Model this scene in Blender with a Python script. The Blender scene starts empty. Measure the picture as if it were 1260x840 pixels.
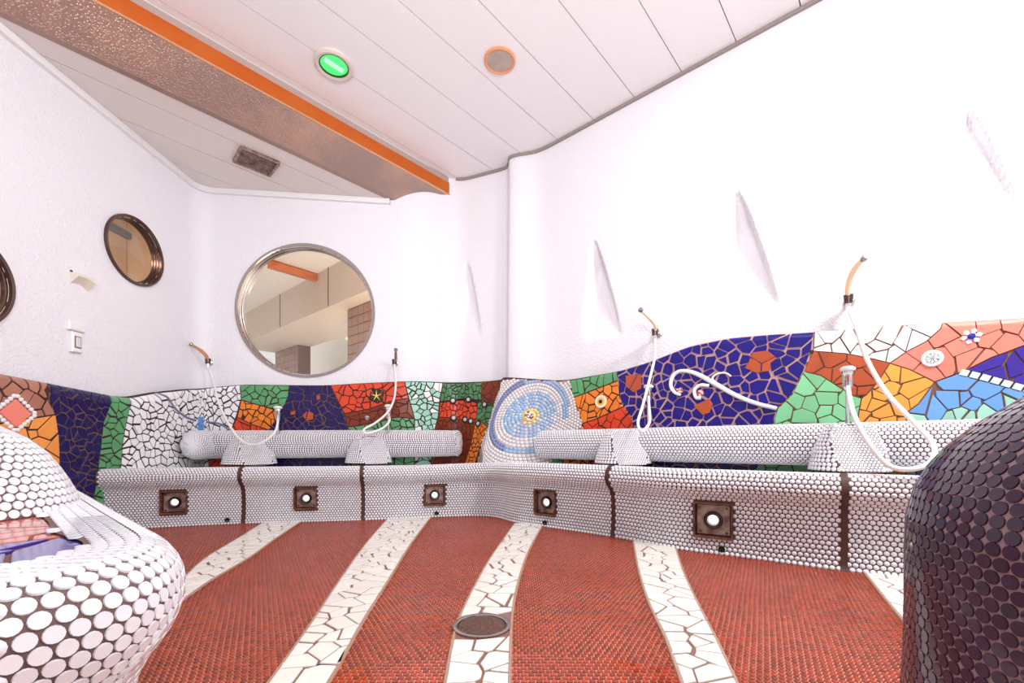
import bpy, math, random
import numpy as np
from mathutils import Matrix, Vector

# ------------------------------------------------------------------ camera, world, lights, exposure
F, CX, HY, CH = 537.0, 630.0, 545.0, 0.56      # focal length (px of a 1260 frame), centre column, horizon row, eye height
scn = bpy.context.scene
COL = scn.collection
cam_d = bpy.data.cameras.new('camera')
cam_d.sensor_width = 36.0
cam_d.lens = 36.0 * F / 1260.0
cam_d.shift_y = (HY - 420.0) / 1260.0
cam_d.clip_start = 0.02
cam = bpy.data.objects.new('camera', cam_d)
cam.location = (0, 0, CH)
cam.rotation_euler = (math.radians(90), 0, 0)
COL.objects.link(cam)
scn.camera = cam

world = bpy.data.worlds.new('world')
scn.world = world
world.use_nodes = True
wb = world.node_tree.nodes['Background']
wb.inputs[0].default_value = (0.93, 0.94, 1.0, 1)
wb.inputs[1].default_value = 0.95

def area_light(name, loc, target, size, power, color=(1, 1, 1)):
    d = bpy.data.lights.new(name, 'AREA')
    d.shape = 'DISK'
    d.size = size
    d.energy = power
    d.color = color
    o = bpy.data.objects.new(name, d)
    o.location = loc
    o.rotation_euler = (Vector(target) - Vector(loc)).to_track_quat('-Z', 'Y').to_euler()
    COL.objects.link(o)
    return o

area_light('ceiling_lamp', (2.05, 0.75, 2.95), (1.9, 1.1, 0.6), 0.6, 112, (0.97, 0.98, 1.0))
area_light('ceiling_lamp', (-0.6, 0.3, 3.0), (-0.6, 1.2, 0.0), 1.2, 24, (0.97, 0.98, 1.0))
area_light('ceiling_fill', (0.3, -0.7, 1.7), (-0.5, 1.9, 3.1), 0.9, 46, (0.97, 0.98, 1.0)).data.spread = math.radians(120)  # added fill behind the camera, aimed up to brighten the ceiling
area_light('annex_fill', (-1.7, 5.0, 1.0), (-3.2, 6.8, 2.9), 0.7, 34, (1.0, 0.92, 0.8))  # added fill, hidden below the round window's sight line, brightens the hall
ll = bpy.data.lights.new('lobby_fill', 'POINT'); ll.energy = 34; ll.shadow_soft_size = 0.15; ll.color = (1.0, 0.9, 0.78)  # added fill out of view, brightens the lobby walls behind the portholes
lo = bpy.data.objects.new('lobby_fill', ll); lo.location = (-3.25, 2.5, 2.3); COL.objects.link(lo)

scn.view_settings.view_transform = 'Standard'
scn.view_settings.look = 'None'
scn.view_settings.gamma = 1.0
scn.view_settings.use_curve_mapping = False
scn.view_settings.exposure = -0.02

# ------------------------------------------------------------------ materials
def lin(c):
    return tuple((v / 12.92 if v <= 0.04045 else ((v + 0.055) / 1.055) ** 2.4) for v in [x / 255.0 for x in c])

MATS = {}
def mat(name, rgb, rough=0.4, metal=0.0, coat=0.0, vary=0.0, island=False, bump=None, emit=0.0, noise=None, spec=0.5):
    """procedural material; rgb is the surface colour in 0..255; vary = brightness change from piece to piece"""
    if name in MATS:
        return MATS[name]
    m = bpy.data.materials.new(name)
    m.use_nodes = True
    nt = m.node_tree
    b = nt.nodes['Principled BSDF']
    c = lin(rgb)
    b.inputs['Base Color'].default_value = (*c, 1)
    b.inputs['Roughness'].default_value = rough
    b.inputs['Metallic'].default_value = metal
    b.inputs['Coat Weight'].default_value = coat
    b.inputs['Coat Roughness'].default_value = 0.06
    b.inputs['Specular IOR Level'].default_value = spec
    tc = nt.nodes.new('ShaderNodeTexCoord')
    src = None
    if noise:                                   # (scale, colour 2, contrast low, contrast high)
        n = nt.nodes.new('ShaderNodeTexNoise')
        n.inputs['Scale'].default_value = noise[0]
        n.inputs['Detail'].default_value = 5
        nt.links.new(tc.outputs['Object'], n.inputs['Vector'])
        r = nt.nodes.new('ShaderNodeMapRange')
        r.inputs[1].default_value = noise[2]
        r.inputs[2].default_value = noise[3]
        nt.links.new(n.outputs['Fac'], r.inputs[0])
        mx = nt.nodes.new('ShaderNodeMix')
        mx.data_type = 'RGBA'
        mx.inputs[6].default_value = (*c, 1)
        mx.inputs[7].default_value = (*lin(noise[1]), 1)
        nt.links.new(r.outputs[0], mx.inputs[0])
        src = mx.outputs[2]
    if vary:
        if island:
            g = nt.nodes.new('ShaderNodeNewGeometry')
            rnd = g.outputs['Random Per Island']
        else:
            g = nt.nodes.new('ShaderNodeObjectInfo')
            rnd = g.outputs['Random']
        r = nt.nodes.new('ShaderNodeMapRange')
        r.inputs[3].default_value = 1 - vary
        r.inputs[4].default_value = 1 + vary
        nt.links.new(rnd, r.inputs[0])
        hs = nt.nodes.new('ShaderNodeHueSaturation')
        hs.inputs['Color'].default_value = (*c, 1)
        if src:
            nt.links.new(src, hs.inputs['Color'])
        nt.links.new(r.outputs[0], hs.inputs['Value'])
        src = hs.outputs['Color']
    if src:
        nt.links.new(src, b.inputs['Base Color'])
    if bump:                                    # (kind, scale, strength, distance)
        bp = nt.nodes.new('ShaderNodeBump')
        bp.inputs['Strength'].default_value = bump[2]
        bp.inputs['Distance'].default_value = bump[3]
        if bump[0] == 'noise':
            t = nt.nodes.new('ShaderNodeTexNoise')
            t.inputs['Scale'].default_value = bump[1]
            t.inputs['Detail'].default_value = 3
            nt.links.new(t.outputs['Fac'], bp.inputs['Height'])
        else:
            t = nt.nodes.new('ShaderNodeTexVoronoi')
            t.inputs['Scale'].default_value = bump[1]
            r = nt.nodes.new('ShaderNodeMapRange')
            r.inputs[1].default_value = 0.25
            r.inputs[2].default_value = 0.55
            r.inputs[3].default_value = 1
            r.inputs[4].default_value = 0
            nt.links.new(t.outputs['Distance'], r.inputs[0])
            nt.links.new(r.outputs[0], bp.inputs['Height'])
        nt.links.new(tc.outputs['Object'], t.inputs['Vector'])
        nt.links.new(bp.outputs['Normal'], b.inputs['Normal'])
    if emit:
        b.inputs['Emission Color'].default_value = (*c, 1)
        b.inputs['Emission Strength'].default_value = emit
    MATS[name] = m
    return m

M_WALL = mat('white_wall_mosaic', (236, 233, 238), 0.45, bump=('voronoi', 62, 0.35, 0.004))
M_GROUT_D = mat('dark_grout', (62, 38, 34), 0.8)
M_GROUT_P = mat('pink_grout', (196, 152, 142), 0.8)
M_GROUT_T = mat('tan_grout', (120, 84, 66), 0.8)
M_BENCH_G = mat('bench_grout', (92, 66, 62), 0.75)
M_WHITE_T = mat('white_penny_tile', (232, 230, 235), 0.16, coat=0.5, vary=0.04, island=True)
M_WHITE_TI = mat('white_penny_tile_single', (232, 230, 235), 0.16, coat=0.5, vary=0.03)
M_PURP_T = mat('aubergine_penny_tile', (56, 36, 58), 0.2, coat=0.15, vary=0.2, island=True)
M_PURP_TI = mat('aubergine_penny_tile_single', (56, 36, 58), 0.2, coat=0.15, vary=0.2)
M_PURP_G = mat('mauve_grout', (150, 120, 122), 0.7)
M_RED_T = mat('red_penny_tile', (152, 54, 26), 0.11, spec=0.4, vary=0.32, island=True)
M_RED_TI = mat('red_penny_tile_single', (152, 54, 26), 0.11, spec=0.4, vary=0.32)
M_FLOOR_G = mat('floor_grout', (222, 164, 138), 0.4, noise=(3.0, (176, 116, 92), 0.4, 0.65))
M_STRIPE_G = mat('stripe_grout', (128, 92, 80), 0.6)
M_STRIPE = mat('ivory_shard', (232, 226, 216), 0.22, coat=0.3, vary=0.04)
M_EDGE = mat('stripe_edging', (168, 132, 112), 0.5)
M_COUNTER = mat('glossy_counter', (226, 224, 226), 0.09, coat=0.8)
M_CEIL = mat('ceiling_board', (238, 235, 236), 0.4, bump=('noise', 70, 0.3, 0.006))
M_CEIL2 = mat('ceiling_board_plain', (226, 218, 212), 0.45)
M_CEILGAP = mat('ceiling_gap', (120, 104, 98), 0.8)
M_COPPER = mat('copper_strip', (222, 116, 48), 0.28, metal=0.75, noise=(2.2, (232, 140, 70), 0.45, 0.7))
M_BEAM = mat('beaded_copper_sheet', (172, 148, 138), 0.3, metal=0.6, bump=('voronoi', 85, 0.45, 0.004), noise=(1.6, (206, 168, 146), 0.45, 0.65))
M_STEEL = mat('brushed_steel', (172, 160, 154), 0.2, metal=1.0)
M_STEEL_D = mat('dark_steel', (96, 76, 70), 0.25, metal=0.9)
M_CHROME = mat('chrome', (225, 225, 228), 0.08, metal=1.0)
M_RUST = mat('rusty_frame', (128, 76, 54), 0.6, noise=(30, (70, 36, 26), 0.4, 0.6))
M_PLATE = mat('weathered_plate', (172, 148, 138), 0.4, metal=0.4, noise=(22, (118, 88, 78), 0.4, 0.65))
M_RING = mat('dark_ring', (48, 28, 28), 0.3)
M_LAMP = mat('lamp_lens', (255, 250, 240), 0.3, emit=9.0)
M_GREENL = mat('green_lens', (62, 226, 104), 0.3, emit=1.0)
M_GREENC = mat('green_tube', (150, 250, 172), 0.3, emit=1.0)
M_BLACK = mat('black_hole', (18, 12, 12), 0.7)
M_JOINT = mat('expansion_joint', (74, 40, 34), 0.6)
M_HOSE = mat('white_hose', (236, 232, 228), 0.3)
M_PEACH = mat('peach_handle', (248, 212, 174), 0.35)
M_PEACH_D = mat('tan_handle', (190, 132, 92), 0.35)
M_PLASTIC = mat('white_plastic', (240, 238, 236), 0.3)
M_CREAM = mat('cream_plastic', (232, 222, 206), 0.4)
M_TRIMG = mat('grey_trim', (150, 138, 134), 0.5)
M_TRIMW = mat('white_trim', (238, 236, 236), 0.4)

def glass(name):
    m = bpy.data.materials.new(name)
    m.use_nodes = True
    nt = m.node_tree
    for n in list(nt.nodes):
        if n.type == 'BSDF_PRINCIPLED':
            nt.nodes.remove(n)
    out = [n for n in nt.nodes if n.type == 'OUTPUT_MATERIAL'][0]
    t = nt.nodes.new('ShaderNodeBsdfTransparent')
    t.inputs[0].default_value = (0.97, 0.94, 0.9, 1)
    g = nt.nodes.new('ShaderNodeBsdfGlossy')
    g.inputs['Roughness'].default_value = 0.02
    mx = nt.nodes.new('ShaderNodeMixShader')
    mx.inputs[0].default_value = 0.05
    nt.links.new(t.outputs[0], mx.inputs[1])
    nt.links.new(g.outputs[0], mx.inputs[2])
    nt.links.new(mx.outputs[0], out.inputs[0])
    return m
M_GLASS = glass('window_glass')

# ------------------------------------------------------------------ object helpers
WLOC = {}
def wl(o):
    return WLOC.get(o.name, np.zeros(3)) if o else np.zeros(3)

def tag(o, label=None, cat=None, group=None, kind=None):
    if label: o['label'] = label
    if cat: o['category'] = cat
    if group: o['group'] = group
    if kind: o['kind'] = kind
    return o

def thing(name, loc, label, cat, group=None):
    o = bpy.data.objects.new(name, None)
    o.empty_display_size = 0.1
    o.location = loc
    COL.objects.link(o)
    WLOC[o.name] = np.array(loc, float)
    return tag(o, label, cat, group)

def link(name, me, m, parent=None, smooth=False, kind=None, base=None):
    if m is not None:
        me.materials.append(m)
    if smooth:
        me.polygons.foreach_set('use_smooth', np.ones(len(me.polygons), bool))
    o = bpy.data.objects.new(name, me)
    COL.objects.link(o)
    o.parent = parent
    if base is not None and parent is None:
        o.location = base
    WLOC[o.name] = wl(parent) if parent else (np.array(base, float) if base is not None else np.zeros(3))
    if kind: o['kind'] = kind
    return o

def obj(name, V, Fc, m, parent=None, smooth=False, kind=None, base=None):
    """one mesh object from world coordinates"""
    off = wl(parent) if parent else (np.array(base, float) if base is not None else np.zeros(3))
    V = np.asarray(V, float) - off
    me = bpy.data.meshes.new(name)
    me.from_pydata(V.tolist(), [], [list(map(int, f)) for f in Fc])
    me.update()
    return link(name, me, m, parent, smooth, kind, base)

def sharp(o, ang=35):
    try:
        o.data.set_sharp_from_angle(angle=math.radians(ang))
    except Exception:
        pass
    return o

def bulk(name, V, nside, nquads_idx, m, parent, kind='stuff'):
    """many alike discs as one mesh: V (N, 2n, 3)"""
    N, k, _ = V.shape
    n = nside
    V = (V.reshape(-1, 3) - wl(parent)).astype(np.float32)
    me = bpy.data.meshes.new(name)
    top = np.arange(n)
    q = np.array([[i, n + i, n + (i + 1) % n, (i + 1) % n] for i in range(n)])
    base = (np.arange(N) * k)[:, None]
    loops = np.concatenate([top[None, :] + base, (q.reshape(-1)[None, :] + base)], axis=1).reshape(-1)
    tot = np.tile(np.concatenate([[n], np.full(n, 4)]), N)
    start = np.concatenate([[0], np.cumsum(tot)[:-1]])
    me.vertices.add(len(V)); me.vertices.foreach_set('co', V.reshape(-1))
    me.loops.add(len(loops)); me.loops.foreach_set('vertex_index', loops.astype(np.int32))
    me.polygons.add(len(tot)); me.polygons.foreach_set('loop_start', start.astype(np.int32))
    me.polygons.foreach_set('loop_total', tot.astype(np.int32))
    me.update(calc_edges=True); me.validate()
    return link(name, me, m, parent, False, kind)

def disc_template(n, r, t):
    a = np.arange(n) * 2 * math.pi / n
    top = np.stack([np.cos(a) * r * 0.95, np.sin(a) * r * 0.95, np.full(n, t)], 1)
    bot = np.stack([np.cos(a) * r, np.sin(a) * r, np.full(n, -t * 0.3)], 1)
    return np.concatenate([top, bot])

def pixel(P):
    y = np.maximum(P[:, 1], 1e-3)
    return CX + F * P[:, 0] / y, HY - F * (P[:, 2] - CH) / y

def discs(name, P, N, T, r, t, m, parent, n=10, singles=0, msingle=None):
    """round tiles on a surface: the ones that show largest become parts of their own, the rest one mesh"""
    P = np.asarray(P); N = np.asarray(N); T = np.asarray(T)
    N = N / np.linalg.norm(N, axis=1, keepdims=True)
    T = T - (T * N).sum(1, keepdims=True) * N
    T = T / np.linalg.norm(T, axis=1, keepdims=True)
    B = np.cross(N, T)
    keep = np.ones(len(P), bool)
    if singles:
        px, py = pixel(P)
        view = np.array([0, 0, CH]) - P
        dist = np.linalg.norm(view, axis=1)
        face = (view * N).sum(1) / dist
        size = np.where((P[:, 1] > 0.05) & (px > -5) & (px < 1265) & (py > 0) & (py < 845) & (face > 0.12), face ** 0.5 / dist, 0)
        idx = np.argsort(-size)[:singles]
        idx = [i for i in idx if size[i] > 0]
        me = None
        tmpl = disc_template(14, r, t)
        for i in idx:
            if me is None:
                me = bpy.data.meshes.new(name)
                fc = [list(range(14))] + [[k, 14 + k, 14 + (k + 1) % 14, (k + 1) % 14] for k in range(14)]
                me.from_pydata(tmpl.tolist(), [], fc)
                me.materials.append(msingle or m)
            o = bpy.data.objects.new(name, me)
            mt = Matrix.Identity(4)
            for a in range(3):
                mt[a][0], mt[a][1], mt[a][2] = T[i][a], B[i][a], N[i][a]
                mt[a][3] = P[i][a] - wl(parent)[a]
            o.parent = parent
            o.matrix_local = mt
            COL.objects.link(o)
            keep[i] = False
    P, N, T, B = P[keep], N[keep], T[keep], B[keep]
    tm = disc_template(n, r, t)
    V = P[:, None, :] + tm[None, :, 0:1] * T[:, None, :] + tm[None, :, 1:2] * B[:, None, :] + tm[None, :, 2:3] * N[:, None, :]
    return bulk(name + '_field', V, n, None, m, parent)

def grid_faces(nu, nv, wrap=False):
    f = []
    for i in range(nu if wrap else nu - 1):
        i2 = (i + 1) % nu
        for j in range(nv - 1):
            f.append((i * nv + j, i2 * nv + j, i2 * nv + j + 1, i * nv + j + 1))
    return f

def box_geo(c, sx, sy, sz, ax=(1, 0, 0), ay=(0, 1, 0), az=(0, 0, 1), bev=0.0):
    """box centred at c, optional chamfer on the +az edges"""
    c, ax, ay, az = map(lambda v: np.array(v, float), (c, ax, ay, az))
    V = []
    lv = [(-1, 0), (1 - 2 * bev / sz, 0), (1, bev)] if bev else [(-1, 0), (1, 0)]
    for h, ins in lv:
        for sxn, syn in ((-1, -1), (1, -1), (1, 1), (-1, 1)):
            V.append(c + ax * sxn * (sx / 2 - ins) + ay * syn * (sy / 2 - ins) + az * h * sz / 2)
    Fc = [(3, 2, 1, 0)]
    for l in range(len(lv) - 1):
        for k in range(4):
            Fc.append((l * 4 + k, l * 4 + (k + 1) % 4, (l + 1) * 4 + (k + 1) % 4, (l + 1) * 4 + k))
    b = (len(lv) - 1) * 4
    Fc.append((b, b + 1, b + 2, b + 3))
    return V, Fc

def lathe(name, prof, c, axis, m, parent=None, n=32, smooth=True, closed=False, base=None, ref=None):
    """surface of revolution: prof = [(radius, height along axis)]"""
    axis = np.array(axis, float); axis /= np.linalg.norm(axis)
    ref = np.array(ref if ref is not None else ((0, 0, 1) if abs(axis[2]) < 0.9 else (1, 0, 0)), float)
    u = np.cross(ref, axis); u /= np.linalg.norm(u); v = np.cross(axis, u)
    V = []
    for i in range(n):
        a = 2 * math.pi * i / n
        for r, h in prof:
            V.append(np.array(c) + (u * math.cos(a) + v * math.sin(a)) * r + axis * h)
    k = len(prof)
    Fc = grid_faces(n, k, True)
    if closed:
        Fc += [(i * k + k - 1, ((i + 1) % n) * k + k - 1, ((i + 1) % n) * k, i * k) for i in range(n)]
    else:
        if prof[0][0] > 1e-4: Fc.append(tuple(i * k for i in range(n))[::-1])
        if prof[-1][0] > 1e-4: Fc.append(tuple(i * k + k - 1 for i in range(n)))
    o = obj(name, V, Fc, m, parent, smooth, None, base)
    return sharp(o, 40)

def catmull(pts, k=8):
    pts = [np.array(p, float) for p in pts]
    P = [2 * pts[0] - pts[1]] + pts + [2 * pts[-1] - pts[-2]]
    out = []
    for i in range(1, len(P) - 2):
        for j in range(k):
            t = j / k
            out.append(0.5 * ((2 * P[i]) + (-P[i - 1] + P[i + 1]) * t + (2 * P[i - 1] - 5 * P[i] + 4 * P[i + 1] - P[i + 2]) * t * t + (-P[i - 1] + 3 * P[i] - 3 * P[i + 1] + P[i + 2]) * t ** 3))
    out.append(pts[-1])
    return np.array(out)

def tube(name, pts, r, m, parent=None, n=10, k=8, flat=1.0, base=None):
    """round tube along a smooth curve; r number or list along the control points"""
    C = catmull(pts, k)
    rr = np.full(len(C), r) if np.isscalar(r) else np.interp(np.linspace(0, 1, len(C)), np.linspace(0, 1, len(r)), r)
    Tn = np.gradient(C, axis=0); Tn /= np.linalg.norm(Tn, axis=1, keepdims=True) + 1e-9
    up = np.array([0, 0, 1.0]) if abs(Tn[0][2]) < 0.8 else np.array([1.0, 0, 0])
    u = np.cross(up, Tn[0]); u /= np.linalg.norm(u)
    V = []
    for i in range(len(C)):
        u = u - Tn[i] * np.dot(u, Tn[i]); u /= np.linalg.norm(u)
        v = np.cross(Tn[i], u)
        for j in range(n):
            a = 2 * math.pi * j / n
            V.append(C[i] + rr[i] * (u * math.cos(a) + v * math.sin(a) * flat))
    Fc = []
    L = len(C)
    for i in range(L - 1):
        for j in range(n):
            Fc.append((i * n + j, i * n + (j + 1) % n, (i + 1) * n + (j + 1) % n, (i + 1) * n + j))
    Fc.append(tuple(range(n))[::-1]); Fc.append(tuple((L - 1) * n + j for j in range(n)))
    return sharp(obj(name, V, Fc, m, parent, True, None, base), 50)

# ------------------------------------------------------------------ plan paths
def fillet(pts, r):
    """round the corners of a plan polyline, resample every 2 cm"""
    pts = [np.array(p, float) for p in pts]
    out = [pts[0]]
    for i in range(1, len(pts) - 1):
        a, b, c = pts[i - 1], pts[i], pts[i + 1]
        ri = r[i] if isinstance(r, dict) and i in r else (r if not isinstance(r, dict) else 0.2)
        d1, d2 = np.linalg.norm(a - b), np.linalg.norm(c - b)
        l = min(ri, d1 * 0.48, d2 * 0.48)
        p1, p2 = b + (a - b) / d1 * l, b + (c - b) / d2 * l
        for t in np.linspace(0, 1, 12):
            out.append((1 - t) ** 2 * p1 + 2 * t * (1 - t) * b + t * t * p2)
    out.append(pts[-1])
    return resample(np.array(out), 0.02)

def resample(C, step):
    d = np.concatenate([[0], np.cumsum(np.linalg.norm(np.diff(C, axis=0), axis=1))])
    keep = np.concatenate([[True], np.diff(d) > 1e-7])
    C, d = C[keep], d[keep]
    n = max(2, int(d[-1] / step))
    s = np.linspace(0, d[-1], n)
    return np.stack([np.interp(s, d, C[:, k]) for k in range(C.shape[1])], 1)

class Path:
    """plan curve with arc length and a normal that points into the room (to the right of travel)"""
    def __init__(self, C):
        self.C = C
        self.s = np.concatenate([[0], np.cumsum(np.linalg.norm(np.diff(C, axis=0), axis=1))])
        T = np.gradient(C, axis=0)
        T /= np.linalg.norm(T, axis=1, keepdims=True)
        self.N = np.stack([T[:, 1], -T[:, 0]], 1)
        self.L = self.s[-1]
    def at(self, s):
        s = np.asarray(s, float)
        p = np.stack([np.interp(s, self.s, self.C[:, k]) for k in (0, 1)], -1)
        n = np.stack([np.interp(s, self.s, self.N[:, k]) for k in (0, 1)], -1)
        n = n / np.linalg.norm(n, axis=-1, keepdims=True)
        return p, n

# white wall face: left wall, back wall, oblique wall behind the column, right wall
WP = Path(fillet([(-2.70, -1.6), (-2.70, 3.77), (-0.85, 3.98), (-0.56, 4.22), (-0.03, 4.0), (0.178, 3.83), (0.178 + 0.759 * 6.4, 3.83 - 0.651 * 6.4)],
                 {1: 0.15, 2: 0.22, 3: 0.2, 4: 0.2, 5: 0.15}))

def ray_plan(px, C):
    """arc index where the sight line of an image column meets a plan polyline"""
    t = (px - CX) / F
    g = C[:, 0] - t * C[:, 1]
    best = None
    for i in np.where(g[:-1] * g[1:] <= 0)[0]:
        w = g[i] / (g[i] - g[i + 1]) if g[i] != g[i + 1] else 0
        p = C[i] * (1 - w) + C[i + 1] * w
        if p[1] > 0.05 and (best is None or p[1] < best[1][1]):
            best = (i + w, p)
    return best

S_COL = None
def s_of_px(px, off=0.0):
    C = WP.C + WP.N * off
    h = ray_plan(px, C)
    return float(np.interp(h[0], np.arange(len(WP.s)), WP.s))
S_COL = s_of_px(637)
S_LB0 = s_of_px(150)

def smooth01(x):
    x = np.clip(x, 0, 1)
    return x * x * (3 - 2 * x)

def column_bump(s, z):
    """the swelling pillar in the corner: steep on its left, soft on its right, wider and deeper at its foot"""
    d = s - S_COL
    k = np.clip((z - 0.4) / 0.75, 0, 1)
    foot = 0.25 * (1 - smooth01(k)) * np.exp(-(np.abs(d - 0.04) / (0.30 + 0.05 * (1 - k))) ** 3.0)
    wl_, wr = 0.075, 0.17 + 0.12 * np.clip((2.6 - z) / 2.0, 0, 1)
    amp = 0.13 - 0.03 * np.clip((z - 1) / 2, 0, 1)
    ridge = amp * np.where(d < 0, np.exp(-(np.abs(d) / wl_) ** 2.6), np.exp(-(np.abs(d) / wr) ** 2))
    return foot + ridge

# wainscot: top line of the coloured mosaic, traced along the wall
WAIN = 0.085
TOP_PX = [(-330, 400), (-120, 436), (0, 458), (50, 468), (100, 478), (130, 484), (157, 489), (165, 488), (185, 483), (230, 478), (298, 473), (400, 474),
          (450, 471), (500, 469), (560, 470), (600, 469), (622, 466), (640, 466), (690, 468), (702, 467), (760, 457), (800, 445), (850, 425),
          (900, 415), (950, 411), (1003, 408), (1050, 405), (1110, 400), (1160, 397), (1260, 391), (1400, 383), (1600, 370)]
tp = []
for px, py in TOP_PX:
    h = ray_plan(px, WP.C + WP.N * (WAIN - 0.03))
    s = float(np.interp(h[0], np.arange(len(WP.s)), WP.s))
    tp.append((s, CH + (HY - py) / F * h[1][1]))
tp.sort()
TS, TZ = np.array([t[0] for t in tp]), np.array([t[1] for t in tp])
TS_D = np.linspace(TS[0], TS[-1], 400)
TZ_D = np.convolve(np.pad(np.interp(TS_D, TS, TZ), 4, mode='edge'), np.ones(9) / 9, mode='valid')
def wtop(s):
    return np.interp(s, TS_D, TZ_D)

def wain_off(s, z):
    """how far the mosaic wainscot stands out from the wall: rounded over at its top"""
    R = 0.075 - 0.04 * smooth01((s - S_LB0) / 0.5)
    h = np.clip((z - (wtop(s) - R)) / R, 0, 1)
    return WAIN - R * (1 - np.sqrt(np.clip(1 - h * h, 0, 1))) + 0.004 + column_bump(s, z)

def wain_pt(s, z, lift=0.0):
    s = np.asarray(s, float); z = np.asarray(z, float)
    p, n = WP.at(s)
    o = wain_off(s, z) + lift
    return np.concatenate([p + n * o[..., None], z[..., None]], -1)

def on_wain(px, py):
    """image point -> (s, z) on the wainscot"""
    z = 0.7
    for _ in range(6):
        zz = np.full(len(WP.s), z)
        C = WP.C + WP.N * wain_off(WP.s, np.minimum(zz, wtop(WP.s)))[:, None]
        h = ray_plan(px, C)
        s = float(np.interp(h[0], np.arange(len(WP.s)), WP.s))
        z = CH + (HY - py) / F * h[1][1]
    return s, z

def on_wall(px, py):
    """image point -> world point and inward normal on the white wall"""
    h = ray_plan(px, WP.C)
    s = float(np.interp(h[0], np.arange(len(WP.s)), WP.s))
    p, n = WP.at(s)
    return np.array([p[0], p[1], CH + (HY - py) / F * p[1]]), np.array([n[0], n[1], 0.0]), s

def on_plane(px, py, z):
    d = F * (z - CH) / (HY - py)
    return np.array([(px - CX) / F * d, d, z])

def at_depth(px, py, d):
    return np.array([(px - CX) / F * d, d, CH + (HY - py) / F * d])

# ------------------------------------------------------------------ broken-tile mosaic
def clip_half(poly, a, b, c):
    """keep a*x + b*y <= c"""
    out = []
    n = len(poly)
    for i in range(n):
        p, q = poly[i], poly[(i + 1) % n]
        dp, dq = a * p[0] + b * p[1] - c, a * q[0] + b * q[1] - c
        if dp <= 0: out.append(p)
        if (dp < 0 < dq) or (dq < 0 < dp):
            t = dp / (dp - dq)
            out.append((p[0] + (q[0] - p[0]) * t, p[1] + (q[1] - p[1]) * t))
    return out

def inside(P, poly):
    P = np.asarray(P); x, y = P[:, 0], P[:, 1]
    r = np.zeros(len(P), bool)
    n = len(poly)
    for i in range(n):
        (x1, y1), (x2, y2) = poly[i], poly[(i + 1) % n]
        if y1 == y2: continue
        c = ((y1 > y) != (y2 > y)) & (x < (x2 - x1) * (y - y1) / (y2 - y1) + x1)
        r ^= c
    return r

def area2(poly):
    return 0.5 * sum(poly[i][0] * poly[(i + 1) % len(poly)][1] - poly[(i + 1) % len(poly)][0] * poly[i][1] for i in range(len(poly)))

def inset(poly, d):
    """rough inward offset of a simple polygon"""
    n = len(poly)
    sg = 1 if area2(poly) > 0 else -1
    out = []
    for i in range(n):
        p0, p1, p2 = map(np.array, (poly[i - 1], poly[i], poly[(i + 1) % n]))
        e1, e2 = p1 - p0, p2 - p1
        l1, l2 = np.linalg.norm(e1), np.linalg.norm(e2)
        if l1 < 1e-9 or l2 < 1e-9:
            out.append(tuple(p1)); continue
        n1 = np.array([-e1[1], e1[0]]) / l1 * sg
        n2 = np.array([-e2[1], e2[0]]) / l2 * sg
        b = n1 + n2
        k = d / max(0.45, 0.5 * float(b @ b))
        out.append(tuple(p1 + b * k))
    return out

def shards(poly, size, gap, rng, stretch=(1, 1), jitter=0.47):
    """irregular angular cells that fill a polygon, separated by gaps"""
    poly = [tuple(p) for p in poly]
    P = np.array(poly)
    x0, y0 = P.min(0); x1, y1 = P.max(0)
    sx, sy = size * stretch[0], size * stretch[1]
    seeds = []
    j = 0
    y = y0 + sy * 0.3
    while y < y1 + sy * .3:
        x = x0 + (sx * 0.5 if j % 2 else 0)
        while x < x1 + sx * .5:
            seeds.append((x + rng.uniform(-jitter, jitter) * sx, y + rng.uniform(-jitter, jitter) * sy))
            x += sx
        y += sy * 0.9
        j += 1
    seeds = np.array(seeds)
    seeds = seeds[inside(seeds, poly)]
    if len(seeds) == 0:
        seeds = P.mean(0)[None, :]
    N = len(seeds)
    wt = [rng.uniform(-0.10, 0.10) * size * size for _ in range(N)]
    sub = inset(poly, gap * 0.45)
    pair = {}
    out = []
    for i in range(N):
        d = np.linalg.norm(seeds - seeds[i], axis=1)
        cell = sub
        for k in np.argsort(d)[1:22]:
            q = seeds[k] - seeds[i]
            l = np.linalg.norm(q)
            if l < 1e-6: continue
            q = q / l
            key = (min(i, k), max(i, k))
            if key not in pair: pair[key] = (rng.uniform(-0.28, 0.28), gap * rng.uniform(0.25, 0.7))
            ang, g = pair[key]
            q2 = np.array([q[0] * math.cos(ang) - q[1] * math.sin(ang), q[0] * math.sin(ang) + q[1] * math.cos(ang)])
            mid = (seeds[k] + seeds[i]) / 2 + q * (wt[i] - wt[k]) / (2 * max(l, size * 0.5))
            cell = clip_half(cell, q2[0], q2[1], float(mid @ q2) - g)
            if len(cell) < 3: break
        if len(cell) < 3: continue
        c2 = [p for a, p in enumerate(cell) if np.hypot(p[0] - cell[a - 1][0], p[1] - cell[a - 1][1]) > size * 0.04]
        if len(c2) >= 3 and abs(area2(c2)) > (size * size) * 0.05:
            out.append(c2 if area2(c2) > 0 else c2[::-1])
    return out

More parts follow.
